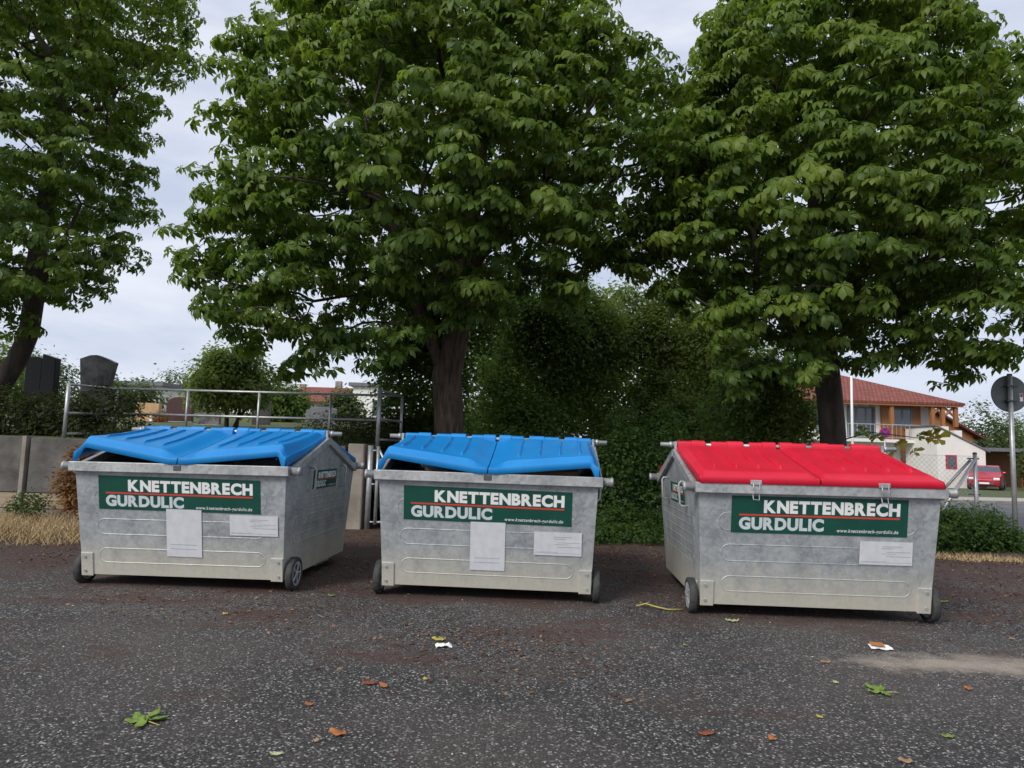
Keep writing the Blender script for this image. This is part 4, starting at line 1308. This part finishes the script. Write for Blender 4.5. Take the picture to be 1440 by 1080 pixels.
# thin white pole
wp_ = empty('white_pole', (14.73, 29.5, terr(15, 29.5)), 0, 'thin white pole right of the dark chestnut trunk', 'pole')
MB().tube([(0, 0, 0), (0, 0, 6.2)], [.06, .045], 10).build('shaft', MT['white'], wp_, True)
MB().lathe([(0, .11), (.05, .11), (.06, .07), (.09, .07)], 'Z', 12).build('foot', MT['steel'], wp_, True)

# ------------------------------------------------------------------ gravestones
def stone(name, label, x, y, z, poly, t, m, rz=0, base=True):
    o = empty(name, (x, y, z), rz, label, 'gravestone', 'gravestones on the terrace')
    MB().prism(poly, -t / 2, t / 2).build('slab', m, o, bevel=.012)
    if base:
        w = max(abs(p[0]) for p in poly) + .08
        MB().box(-w, w, -t / 2 - .08, t / 2 + .08, -.25, .0).build('plinth', m, o, bevel=.015)
    return o
def arch(w, h0, h1, n=8):
    return [(-w, 0), (w, 0)] + [(w * math.cos(math.pi * i / n), h0 + (h1 - h0) * math.sin(math.pi * i / n)) for i in range(n + 1)]
zt = terrace(14.6) + .25
bs = empty('gravestone', (-9.97, 14.5, zt), 0, 'black polished double gravestone, tall plain slab beside an arched one', 'gravestone', 'gravestones on the terrace')
MB().prism([(-.34, 0), (.0, 0), (.0, 1.26), (-.1, 1.30), (-.25, 1.29), (-.34, 1.20)], -.09, .09).build('arched_slab', MT['black_granite'], bs, bevel=.012)
MB().prism([(.012, 0), (.30, 0), (.30, 1.27), (.012, 1.36)], -.11, .07).build('tall_slab', MT['black_granite'], bs, bevel=.012)
MB().box(-.4, .4, -.2, .2, -.25, 0).build('plinth', MT['black_granite'], bs, bevel=.015)
gs = empty('gravestone', (-8.83, 14.5, zt), 0, 'grey polished gravestone of two curved halves on the terrace', 'gravestone', 'gravestones on the terrace')
MB().prism([(-.26, 0), (.04, 0), (.04, 1.36), (-.02, 1.37), (-.15, 1.36), (-.36, 1.28), (-.31, .8)], -.08, .08).build('left_half', MT['grey_granite'], gs, bevel=.012)
MB().prism([(.052, 0), (.27, 0), (.28, .6), (.40, 1.22), (.22, 1.30), (.10, 1.34), (.052, 1.36)], -.10, .06).build('right_half', MT['grey_granite'], gs, bevel=.012)
MB().box(-.4, .4, -.2, .2, -.25, 0).build('plinth', MT['grey_granite'], gs, bevel=.015)
stone('gravestone', 'dark reddish stone at the left picture edge behind the leaning stem', -11.3, 14.6, zt, arch(.3, .95, 1.2), .16, MT['brown_stone'])
zz = terrace(25)
stone('gravestone', 'tan sandstone gravestone behind the railing', -13.25, 25, zz + .05, [(-.42, 0), (.42, 0), (.43, .58), (.0, .60), (-.36, .62), (-.44, .35)], .2, MT['tan_stone'])
stone('gravestone', 'dark brown rounded gravestone right of the tan one', -11.9, 24.6, zz, arch(.46, .62, .9), .2, MT['brown_stone'])
stone('gravestone', 'tall dark rectangular slab behind the railing right of the round tree', -8.75, 24, zz - .2, [(-.3, 0), (.3, 0), (.3, 1.22), (-.3, 1.2)], .2, MT['dark_stone'])
stone('gravestone', 'slate grey wide slab right of the tall dark slab', -7.75, 28, terrace(28), [(-.62, 0), (.6, 0), (.62, .62), (.3, .72), (-.3, .68), (-.62, .55)], .2, MT['slate'])
stone('gravestone', 'small grey granite stone half hidden by the round tree', -9.9, 22.5, terrace(22.5), arch(.35, .35, .6), .18, MT['grey_granite'])
stone('gravestone', 'black upright stone directly behind the round tree stem', -10.6, 24.2, zz, [(-.2, 0), (.2, 0), (.2, .95), (-.2, .95)], .2, MT['dark_stone'])
for i, (x, y, c, lab_) in enumerate([(-12.45, 24.2, 'sign_red', 'small red grave lantern between tan and brown gravestones'), (-12.75, 24.3, 'white', 'small white grave lantern beside the tan gravestone')]):
    o = empty('grave_lantern', (x, y, terrace(y)), 0, lab_, 'lantern')
    MB().lathe([(0, .07), (.02, .075), (.03, .06), (.2, .06), (.22, .045)], 'Z', 12).build('glass_body', MT[c], o, True)
    MB().lathe([(.22, .065), (.25, .05), (.29, .015)], 'Z', 12).build('lid', MT['dark_metal'], o, True)
bush('flower_bowl', 'pinkish planted flower bowl before the brown gravestone', 'plant', (-12.1, 23.6, terrace(23.6)), [((0, 0, .18), (.28, .2, .16))], 700, .06, MT['dry_ivy'], 90, spread=.05, stems=2, stem_r=.01)

# ------------------------------------------------------------------ houses
def window(par, x0, x1, z0, z1, y, fm='frame_grey', mull=1, t=.07):
    """frame + pane(s) standing slightly proud of a wall that faces -y at the given y"""
    w = MB()
    w.box(x0, x1, y - .05, y + .02, z0, z0 + t); w.box(x0, x1, y - .05, y + .02, z1 - t, z1)
    w.box(x0, x0 + t, y - .048, y + .02, z0 + t, z1 - t); w.box(x1 - t, x1, y - .048, y + .02, z0 + t, z1 - t)
    for k_ in range(mull):
        xm = x0 + (x1 - x0) * (k_ + 1) / (mull + 1)
        w.box(xm - t * .5, xm + t * .5, y - .046, y + .02, z0 + t, z1 - t)
    f = w.build('window', MT[fm], par)
    MB().box(x0 + t * .5, x1 - t * .5, y - .025, y - .015, z0 + t * .5, z1 - t * .5).build('pane', MT['glass'], f)
    return f

def uv_roof(o, faces_uv):
    me = o.data
    uvl = me.uv_layers.new(name='UVMap')
    for p in me.polygons:
        nrm = p.normal
        up = Vector((0, 0, 1)) - nrm * nrm.z
        up = up.normalized() if up.length > 1e-4 else Vector((0, 1, 0))
        rt = up.cross(nrm)
        for li in p.loop_indices:
            co = me.vertices[me.loops[li].vertex_index].co
            uvl.data[li].uv = (co.dot(rt), co.dot(up))

def hip_roof(par, x0, x1, y0, y1, z0, zr, rx0, rx1, ry, name='roof', m='tiles', th=.14):
    v = [(x0, y0, z0), (x1, y0, z0), (x1, y1, z0), (x0, y1, z0), (rx0, ry, zr), (rx1, ry, zr)]
    o = MB().add(v, [(0, 1, 5, 4), (1, 2, 5), (2, 3, 4, 5), (3, 0, 4)]).build(name, MT[m], par)
    uv_roof(o, None)
    s_ = o.modifiers.new('thick', 'SOLIDIFY'); s_.thickness = th; s_.offset = -1
    return o

H0 = 48.0
hz = terr(0, H0)
hs = empty('house', (26, H0, hz), 0, 'white house with red tiled roof, timber clad upper storey and balcony', 'house')
LX = lambda x: x - 26
zf, ze = 2.75 - hz, 5.35 - hz       # balcony floor and eaves above the local ground
MB().box(LX(16.5), LX(27.3), .0, 8, 0, ze).build('wall', MT['render_white'], hs)
MB().box(LX(25.95), LX(28.65), -.25, 7.8, zf + .02, ze - .02).build('timber_wall', MT['wood'], hs)
MB().box(LX(28.65), LX(29.5), .2, 7.5, zf, ze - .01).build('wall', MT['render_white'], hs)
rf = hip_roof(hs, LX(15.3), LX(31.0), -1.5, 9.5, ze, ze + 2.55, LX(19.0), LX(24.5), 4.2)
MB().box(LX(15.4), LX(30.9), -1.42, -1.30, ze - .26, ze - .10).build('fascia', MT['wood'], rf)
for i in range(20):
    x = 15.8 + i * .78
    MB().box(LX(x), LX(x) + .12, -1.29, -.05, ze - .24, ze - .12).build('rafter', MT['wood'], rf)
MB().box(LX(21.6), LX(22.4), 3.0, 3.8, ze + 1.6, ze + 3.0).build('chimney', MT['render_pale'], rf)
window(hs, LX(26.65), LX(28.05), zf + .95, ze - .35, -.25, 'frame_grey', 1, .13)
window(hs, LX(23.6), LX(25.6), zf + .1, ze - .3, -.0, 'frame_grey', 2, .13)
window(hs, LX(21.4), LX(22.8), zf + .5, ze - .3, -.0, 'frame_grey', 1, .12)
window(hs, LX(17.0), LX(18.4), zf + .5, ze - .3, -.0, 'frame_grey', 1, .12)
window(hs, LX(24.2), LX(25.6), .8, 2.0, -.0, 'frame_grey', 1, .1)
window(hs, LX(21.0), LX(22.6), .8, 2.0, -.0, 'frame_grey', 1, .1)
bal = MB().box(LX(20.0), LX(29.3), -1.55, -.001, zf - .2, zf).build('balcony', MT['render_white'], hs)
MB().tube([(LX(20), -1.5, zf + 1.0), (LX(29.2), -1.5, zf + 1.0)], .035, 6).build('handrail', MT['steel'], bal)
MB().tube([(LX(20), -1.5, zf + .12), (LX(29.2), -1.5, zf + .12)], .025, 6).build('lower_rail', MT['steel'], bal)
for i in range(32):
    x = LX(20 + i * .297)
    MB().tube([(x, -1.5, zf), (x, -1.5, zf + 1.0)], .014 if i % 4 else .03, 5).build('baluster', MT['steel'], bal)
for x in (26.1, 28.9, 29.6, 30.5):
    MB().box(LX(x) - .12, LX(x) + .12, -1.28, -1.04, zf + (1.0 if x > 29 else .01), ze - .27).build('timber_post', MT['wood'], hs)
for a, c in (((29.6, zf + 1.6), (30.35, ze - .3)), ((30.5, zf + 1.6), (29.75, ze - .3)), ((28.9, zf + 1.7), (29.4, ze - .3))):
    MB().tube([(LX(a[0]), -1.16, a[1]), (LX(c[0]), -1.16, c[1])], .09, 4).build('strut', MT['wood'], hs)
MB().box(LX(29.35), LX(29.85), -1.4, -.9, 0, zf + 1.0).build('pier', MT['render_white'], hs)
MB().box(LX(30.25), LX(30.75), -1.4, -.9, 0, zf + .75).build('pier', MT['render_white'], hs)
# white lean-to wing in front
wg = empty('garage_wing', (28.5, 44.5, terr(0, 44.5)), 0, 'white rendered garage wing with sloping roof and one dark window', 'building')
wz = -terr(0, 44.5)
MB().prism([(-1.1, 0), (2.0, 0), (2.0, 2.13 + wz), (-1.1, 3.58 + wz)], -.5, 3).build('wall', MT['render_white'], wg)
MB().hexa([(-1.2, -.6, 3.635 + wz), (2.25, -.6, 2.02 + wz), (2.25, 3.1, 2.02 + wz), (-1.2, 3.1, 3.635 + wz),
           (-1.2, -.6, 3.72 + wz), (2.25, -.6, 2.11 + wz), (2.25, 3.1, 2.11 + wz), (-1.2, 3.1, 3.72 + wz)]).build('roof', MT['slate'], wg)
window(wg, -.58, .12, .92 + wz, 1.8 + wz, -.5, 'sign_red', 0, .08)
# timber house further back
h2 = empty('timber_house', (36.6, 58, terr(0, 58)), 0, 'brown timber clad house gable behind the white wing', 'house')
g2 = -terr(0, 58)
MB().prism([(-3.5, 0), (2.6, 0), (2.6, 3.6 + g2), (-1.0, 5.6 + g2), (-3.5, 5.6 + g2)], 0, 6).build('timber_wall', MT['wood'], h2)
MB().hexa([(-3.6, -.6, 5.62 + g2), (-1, -.6, 5.62 + g2), (-1, 6.2, 5.62 + g2), (-3.6, 6.2, 5.62 + g2), (-3.6, -.6, 5.8 + g2), (-1, -.6, 5.8 + g2), (-1, 6.2, 5.8 + g2), (-3.6, 6.2, 5.8 + g2)]).build('roof', MT['tiles'], h2)
MB().hexa([(-1, -.6, 5.63 + g2), (3.1, -.6, 3.35 + g2), (3.1, 6.2, 3.35 + g2), (-1, 6.2, 5.63 + g2), (-1, -.6, 5.81 + g2), (3.1, -.6, 3.53 + g2), (3.1, 6.2, 3.53 + g2), (-1, 6.2, 5.81 + g2)]).build('roof', MT['tiles'], h2)
window(h2, -.7, .8, 2.4 + g2, 3.7 + g2, 0, 'frame_white', 1, .12)
MB().box(-1.6, 1.6, -1.0, -.01, 1.6 + g2, 2.3 + g2).build('balcony', MT['wood'], h2)
# flat carport roof right of the wing
cp = empty('carport', (36.5, 50, terr(0, 50)), 0, 'low flat roofed carport between wing and bushes', 'shed')
MB().box(-3.5, 3.8, -1.5, 3, 2.55, 2.8).build('roof', MT['slate'], cp)
for x in (-3.2, 0, 3.4):
    MB().box(x - .1, x + .1, -1.3, -1.1, 0, 2.549).build('post', MT['wood'], cp)
MB().box(-3.4, 3.6, 2.6, 2.9, 0, 2.549).build('back_wall', MT['wood'], cp)

# cemetery-side houses
def simple_house(name, label, x, y, w, d, h_, roof, wm, wins, rm='tiles'):
    o = empty(name, (x, y, terrace(y) - .3), 0, label, 'house')
    MB().box(-w / 2, w / 2, 0, d, 0, h_).build('wall', MT[wm], o)
    if roof == 'flat':
        MB().box(-w / 2 - .35, w / 2 + .35, -.35, d + .3, h_ + .002, h_ + .3).build('roof', MT[rm], o)
    else:
        r_ = MB().add([(-w / 2 - .4, -.5, h_ - .1), (w / 2 + .4, -.5, h_ - .1), (w / 2 + .4, d / 2, h_ + roof), (-w / 2 - .4, d / 2, h_ + roof), (w / 2 + .4, d + .5, h_ - .1), (-w / 2 - .4, d + .5, h_ - .1)],
                      [(0, 1, 2, 3), (3, 2, 4, 5)]).build('roof', MT[rm], o)
        uv_roof(r_, None)
        s_ = r_.modifiers.new('thick', 'SOLIDIFY'); s_.thickness = .15; s_.offset = 1
        MB().prism([(0, h_ + .001), (d, h_ + .001), (d / 2, h_ + roof - .12)], -w / 2, w / 2).build('gable', MT[wm], o).rotation_euler = (0, 0, math.pi / 2)
        o.children[-1].location = (0, 0, 0)
        MB().box(w * .2, w * .2 + .6, d / 2 - .3, d / 2 + .3, h_ + roof * .5, h_ + roof + .8).build('chimney', MT['concrete_pale'], r_)
    for (a, b_, c, e) in wins:
        window(o, a, b_, c, e, 0, 'frame_grey', 1, .1)
    return o
simple_house('flat_roof_house', 'white flat roofed house right of the railing', -12.0, 62, 4.9, 7, 3.1, 'flat', 'render_white', [(-.6, 1.1, .5, 1.9)], 'slate')
simple_house('red_roof_house', 'house with red brown roof left of the flat roofed white house', -19.0, 66, 4.6, 8, 1.6, 1.6, 'render_pale', [(-1.4, -.4, .5, 1.4), (.6, 1.6, .5, 1.4)])
simple_house('red_roof_house', 'lower red roofed house partly behind the cemetery tree', -25.2, 74, 5.0, 8, 1.6, 1.5, 'render_pale', [(-1.0, .2, .5, 1.4)])
simple_house('long_hall', 'long low grey hall left of the round cemetery tree', -35.9, 70, 3.0, 8, 2.6, 'flat', 'slate', [(-1, .4, 1, 1.9)], 'slate')
simple_house('white_shed', 'small white building below the grey hall', -28.5, 52, 3.4, 4, 2.3, 'flat', 'render_white', [(-.6, .5, .8, 1.6)], 'slate')

# ------------------------------------------------------------------ red car
def car(x, y, rz, label):
    o = empty('parked_car', (x, y, terr(x, y) + .022), rz, label, 'car')
    # lofted body: cross sections along the length (front towards -y)
    secs = [(-2.0, .62, .30, .62, .62), (-1.9, .78, .24, .72, .72), (-1.2, .86, .22, .88, .88), (-.85, .87, .22, .95, .97), (-.2, .88, .22, .97, 1.40), (.5, .88, .22, .98, 1.47), (1.3, .87, .22, .98, 1.42), (1.85, .82, .26, .95, 1.0), (2.0, .74, .32, .85, .88)]
    vs, fs = [], []
    for (yy, w, z0, zb, zt_) in secs:
        wt = w * (.74 if zt_ > zb + .1 else .93)
        vs += [(-w * .94, yy, z0), (-w, yy, (z0 + zb) / 2), (-w * .97, yy, zb), (-wt, yy, zt_), (wt, yy, zt_), (w * .97, yy, zb), (w, yy, (z0 + zb) / 2), (w * .94, yy, z0)]
    for i in range(len(secs) - 1):
        for j in range(8):
            a, b_ = i * 8 + j, i * 8 + (j + 1) % 8
            fs.append((a, b_, b_ + 8, a + 8))
    fs += [tuple(range(8)), tuple(range(len(vs) - 8, len(vs)))]
    MB().add(vs, fs).build('body', MT['car_red'], o, True, bevel=.02)
    MB().hexa([(-.80, -.80, 1.0), (.80, -.80, 1.0), (.80, -.79, .99), (-.80, -.79, .99), (-.62, -.27, 1.385), (.62, -.27, 1.385), (.62, -.26, 1.375), (-.62, -.26, 1.375)]).build('windscreen', MT['glass'], o)
    for s_ in (-1, 1):
        MB().hexa([(s_ * .875, -.45, 1.0), (s_ * .875, 1.3, 1.0), (s_ * .86, 1.3, 1.0), (s_ * .86, -.45, 1.0), (s_ * .70, -.1, 1.37), (s_ * .70, 1.15, 1.38), (s_ * .69, 1.15, 1.38), (s_ * .69, -.1, 1.37)]).build('side_window', MT['glass'], o)
        MB().box(s_ * .62 - .16, s_ * .62 + .16, -2.0, -1.86, .60, .74).build('headlight', MT['lamp_glass'], o, bevel=.03)
        MB().box(s_ * .95 - .09, s_ * .95 + .09, -.62, -.5, .98, 1.10).build('mirror', MT['car_red'], o, bevel=.03)
        for yy in (-1.25, 1.3):
            w_ = MB().lathe([(-.1, .2), (-.1, .30), (-.07, .315), (.07, .315), (.1, .30), (.1, .2)], 'X', 24, (s_ * .80, yy, .315)).build('wheel', MT['rubber'], o)
            MB().lathe([(-.105, .19), (.105, .19)], 'X', 16, (s_ * .80, yy, .315)).build('hubcap', MT['rim_plastic'], w_)
    MB().box(-.5, .5, -2.03, -1.98, .34, .48).build('grille', MT['dark_metal'], o)
    MB().box(-.26, .26, -2.05, -2.031, .36, .46).build('number_plate', MT['white'], o)
    return o
car(29.8, 43.0, R(-38), 'red hatchback parked beyond the wire fence by the white wing')
mk = empty('marker_post', (33.4, 44, terr(0, 44)), 0, 'short red and white post at the right picture edge beyond the road', 'post')
MB().box(-.25, .25, -.1, .1, 0, .75).build('white_base', MT['white'], mk, bevel=.02)
MB().box(-.25, .25, -.1, .1, .752, 1.35).build('red_top', MT['sign_red'], mk, bevel=.02)
# far mesh fence beyond the road
ff = empty('far_fence', (36, 41, terr(0, 41)), 0, 'pale mesh fence on the far side of the road', 'fence')
for i in range(9):
    MB().tube([(i * 2.2 - 3.5, 0, 0), (i * 2.2 - 3.5, 0, 1.75)], .04, 6).build('post', MT['concrete_pale'], ff)
b = MB()
for z in np.arange(.1, 1.7, .16):
    b.box(-3.5, 14.1, -.006, .006, z, z + .012)
for x in np.arange(-3.5, 14, .16):
    b.box(x, x + .012, .007, .017, .1, 1.7)
b.build('mesh_panel', MT['steel'], ff)
MB().tube([(-1.3, -.05, .0), (-.2, -.05, 1.5)], .03, 6).build('brace', MT['steel'], ff)

# ------------------------------------------------------------------ litter and leaves on the asphalt
def flakes(name, label, n, area, s0, s1, m, seed, cat):
    r = np.random.default_rng(seed)
    p = area(r, n)
    n = len(p)
    z = unit(np.array([0, 0, 1.0]) + r.normal(scale=.25, size=(n, 3)))
    az = r.uniform(0, 2 * np.pi, n)
    V, T = instance_np(LV * np.array([1.2, 1, .6]), LT, p, frames(z, np.stack([np.cos(az), np.sin(az), 0 * az], 1)), r.uniform(s0, s1, n))
    o = link(name, np_mesh(name, V, T, m, np.repeat(r.random(n), len(LV))))
    return tag(o, label, cat, None, 'stuff')
MT['debris'] = mat('blossom_debris', rough=.9, rnd=[(.03, .015, .012), (.07, .03, .022), (.13, .06, .035), (.26, .16, .09)])
MT['grit'] = mat('pale_grit', rough=.8, rnd=[(.16, .15, .14), (.3, .29, .28), (.5, .49, .48)])
def area_debris(r, n):
    c = np.concatenate([np.stack([r.uniform(-6, 7, 60), 9.9 - np.abs(r.normal(scale=2.0, size=60))], 1), np.array([(-.1, 5.0), (.1, 5.1), (-.3, 4.7), (-2.2, 5.6), (-1.6, 5.5), (-3.2, 5.9), (.2, 4.4), (3.9, 5.8), (5, 6.5)])])
    k_ = r.integers(0, len(c), n)
    q = c[k_] + r.normal(scale=1, size=(n, 2)) * np.array([.45, .28])
    q = q[q[:, 1] < 11]
    return np.stack([q[:, 0], q[:, 1], np.full(len(q), .009)], 1)
flakes('leaf_litter', 'reddish brown blossom and leaf debris strewn on the asphalt', 12000, area_debris, .012, .042, MT['debris'], 91, 'leaf litter')
def area_grit(r, n):
    y = 2.6 + r.random(n) ** 1.6 * 5
    return np.stack([r.uniform(-.8, .8, n) * y, y, np.full(n, .008)], 1)
flakes('loose_grit', 'pale loose grit scattered over the asphalt', 2600, area_grit, .005, .016, MT['grit'], 92, 'grit')

def leaf_mat(nm, a, b_):
    MT[nm] = mat(nm, a, .7, var=b_, vscale=30)
leaf_mat('fl_green', (.13, .22, .03), (.20, .28, .06)); leaf_mat('fl_pale', (.36, .42, .18), (.45, .48, .26)); leaf_mat('fl_orange', (.45, .17, .04), (.36, .12, .04))
leaf_mat('fl_rust', (.32, .09, .035), (.22, .06, .03)); leaf_mat('fl_yellow', (.50, .40, .05), (.42, .36, .09)); leaf_mat('fl_tan', (.40, .26, .14), (.33, .2, .1))
def curled(L, W, seed):
    r = random.Random(seed)
    vs, fs = [], []
    n = 7
    bend = r.uniform(.15, .5)
    for i in range(n):
        t = i / (n - 1)
        w = W * (math.sin(math.pi * min(.98, t * .93 + .05)) ** .8) * (1 + r.uniform(-.15, .15))
        x = r.uniform(-.04, .04) * L
        zc = .004 + bend * L * .3 * (abs(t - .5) * 2) ** 2
        up = W * r.uniform(.1, .45)
        vs += [(x - w / 2, t * L, zc + up * .6), (x, t * L, zc), (x + w / 2, t * L, zc + up)]
        if i:
            k_ = 3 * i
            fs += [(k_ - 3, k_ - 2, k_ + 1, k_), (k_ - 2, k_ - 1, k_ + 2, k_ + 1)]
    return MB().add(vs, fs)
def fallen(x, y, L, W, rz, m, label, seed):
    o = curled(L, W, seed).build('fallen_leaf', MT[m], None, True, fix=False)
    so = o.modifiers.new('thickness', 'SOLIDIFY'); so.thickness = .0012
    o.location = (x, y, .006); o.rotation_euler = (0, 0, rz)
    return tag(o, label, 'leaf', 'leaves fallen on the asphalt')

for (x, y, L, W, rz, m, lab_) in [
        (-.72, 3.30, .085, .042, 1.3, 'fl_orange', 'orange dry leaf lying nearest the picture bottom, left of centre'),
        (-.83, 3.22, .035, .022, .4, 'fl_tan', 'tiny tan leaf scrap just left of the orange dry leaf'),
        (-.94, 3.08, .055, .02, 1.5, 'fl_pale', 'pale green narrow leaf scrap at the bottom edge'),
        (-.72, 4.00, .07, .035, 1.8, 'fl_rust', 'rust brown curled leaf, left one of a touching pair'),
        (-.645, 3.94, .06, .035, .9, 'fl_orange', 'rust orange curled leaf, right one of a touching pair'),
        (-.97, 3.66, .045, .025, 1.6, 'fl_orange', 'small orange leaf scrap above the tan scrap'),
        (-.41, 4.90, .10, .05, 1.4, 'fl_yellow', 'yellowish leaf beside the crumpled white paper'),
        (-.44, 4.08, .04, .025, .6, 'fl_yellow', 'single small yellow leaf below the crumpled white paper'),
        (1.03, 3.45, .085, .032, 1.8, 'fl_rust', 'long rust red leaf in the right foreground'),
        (1.30, 3.38, .045, .032, .5, 'fl_orange', 'small round orange leaf right of the rust red one'),
        (1.90, 5.70, .11, .04, 1.5, 'fl_pale', 'pale green leaf in front of the red lidded dumpster'),
        (4.23, 6.69, .09, .05, .9, 'fl_yellow', 'bright yellow leaf right of the red lidded dumpster wheel'),
        (1.28, 4.94, .04, .03, .4, 'fl_green', 'tiny green leaf left in the open middle ground'),
        (2.21, 3.48, .055, .028, 1.2, 'fl_green', 'small green leaf in the right bottom foreground'),
        (2.77, 4.19, .05, .035, .3, 'fl_orange', 'orange leaf near the right picture edge below the pale stain'),
        (1.66, 3.68, .035, .022, .7, 'fl_yellow', 'tiny yellow leaf between rust red leaf and green sprig'),
        (2.16, 4.66, .07, .025, 1.6, 'fl_tan', 'tan leaf lying left of the pale stain'),
        (-2.15, 5.44, .05, .03, 1.1, 'fl_yellow', 'small yellow green leaf in front of the leftmost dumpster'),
        (-1.51, 6.19, .06, .03, 1.5, 'fl_green', 'green leaf right of the leftmost dumpster wheel'),
        (2.00, 4.23, .045, .025, .2, 'fl_pale', 'pale scrap of leaf just left of the green sprig'),
        (1.84, 3.19, .06, .035, 1.4, 'fl_tan', 'tan leaf cut by the bottom edge on the right')]:
    fallen(x, y, L, W, rz, m, lab_, int(abs(x * 1000 + y * 77)))

def sprig(x, y, rz, size, label, seed, n=5):
    o = empty('fallen_sprig', (x, y, .008), rz, label, 'leaf', 'leaves fallen on the asphalt')
    r = random.Random(seed)
    for i in range(n):
        a = (i - (n - 1) / 2) * 1.05 + r.uniform(-.2, .2)
        c = curled(size * r.uniform(.75, 1.1), size * .42, seed + i).build('leaflet', MT['fl_green'], o, True, fix=False)
        c.rotation_euler = (0, 0, a)
        so = c.modifiers.new('thickness', 'SOLIDIFY'); so.thickness = .0012
    MB().tube([(0, 0, .006), (.0, -size * .5, .012), (.02, -size * .9, .004)], .0025, 5).build('stalk', MT['fl_yellow'], o, True)
    return o
sprig(-1.69, 3.39, .9, .105, 'green wilted chestnut leaf with spread leaflets in the left foreground', 5)
sprig(2.20, 4.10, 1.3, .10, 'green wilted leaf sprig in the right foreground', 9, 4)
tw = empty('green_twig', (1.33, 6.05, .01), .3, 'yellow green bare twig beside the red lidded dumpster wheel', 'twig')
MB().tube([(-.16, .12, .01), (-.08, .10, .03), (-.02, .0, .02), (.05, -.05, .01), (.2, -.06, .006)], .006, 5).build('stem', MT['fl_yellow'], tw, True)
MB().tube([(-.08, .10, .03), (-.02, .17, .02), (.03, .19, .008)], .005, 5).build('side_shoot', MT['fl_yellow'], tw, True)
# crumpled paper and a printed leaflet
def crumple(name, x, y, w, d, rz, m, label, seed):
    r = random.Random(seed)
    n = 6
    vs = [((i / n - .5) * w, (j / n - .5) * d, .004 + r.uniform(0, .022) * (1 if 0 < i < n else .5)) for j in range(n + 1) for i in range(n + 1)]
    fs = [(j * (n + 1) + i, j * (n + 1) + i + 1, (j + 1) * (n + 1) + i + 1, (j + 1) * (n + 1) + i) for j in range(n) for i in range(n)]
    o = MB().add(vs, fs).build(name, MT[m], None, fix=False)
    so = o.modifiers.new('thickness', 'SOLIDIFY'); so.thickness = .0012
    o.location = (x, y, .005); o.rotation_euler = (0, 0, rz)
    return tag(o, label, 'litter')
crumple('crumpled_paper', -.41, 4.77, .11, .07, .2, 'white', 'crumpled white paper scrap in front of the middle dumpster', 3)
lf = crumple('printed_leaflet', 2.70, 5.05, .15, .11, -.3, 'white', 'orange and white printed leaflet beside the pale stain', 4)
q = MB().box(-.07, .02, -.05, .05, .028, .029).build('orange_print', MT['fl_orange'], lf)

# turning leaves on a low shoot of the right chestnut, just above the red lid
sh = empty('low_shoot', (6.05, 12.3, 1.72), 0, 'low chestnut shoot with yellow brown leaves behind the red lid', 'branch')
MB().tube([(-.05, .2, -.05), (.4, 0, .12), (.9, -.3, .05), (1.2, -.5, .0)], [.014, .011, .008, .005], 6).build('twig', MT['bark'], sh, True)
for i, (x, y, z, s_, mm, rx) in enumerate([(1.28, -.5, .03, .36, 'leaf_yellow', 1.45), (.25, -.05, .10, .26, 'leaf', .9), (.45, -.15, .02, .24, 'leaf', 1.0), (.75, -.3, -.1, .22, 'leaf_yellow', 1.2), (.95, -.4, -.22, .24, 'leaf_yellow', 1.1),
                                           (1.2, -.5, .0, .30, 'leaf_yellow', 1.35), (1.02, -.45, .06, .2, 'leaf', 1.2), (.62, -.25, -.25, .2, 'leaf_yellow', 1.0)]):
    v, t = PALM[i % 4]
    o = link('leaf', np_mesh('leaf', v, t, MT[mm], np.full(len(v), .8)), sh)
    o.location = (x, y, z); o.scale = (s_, s_, s_); o.rotation_euler = (rx, .2 * (i % 3 - 1), math.pi + .5 * (i - 3) * .4)
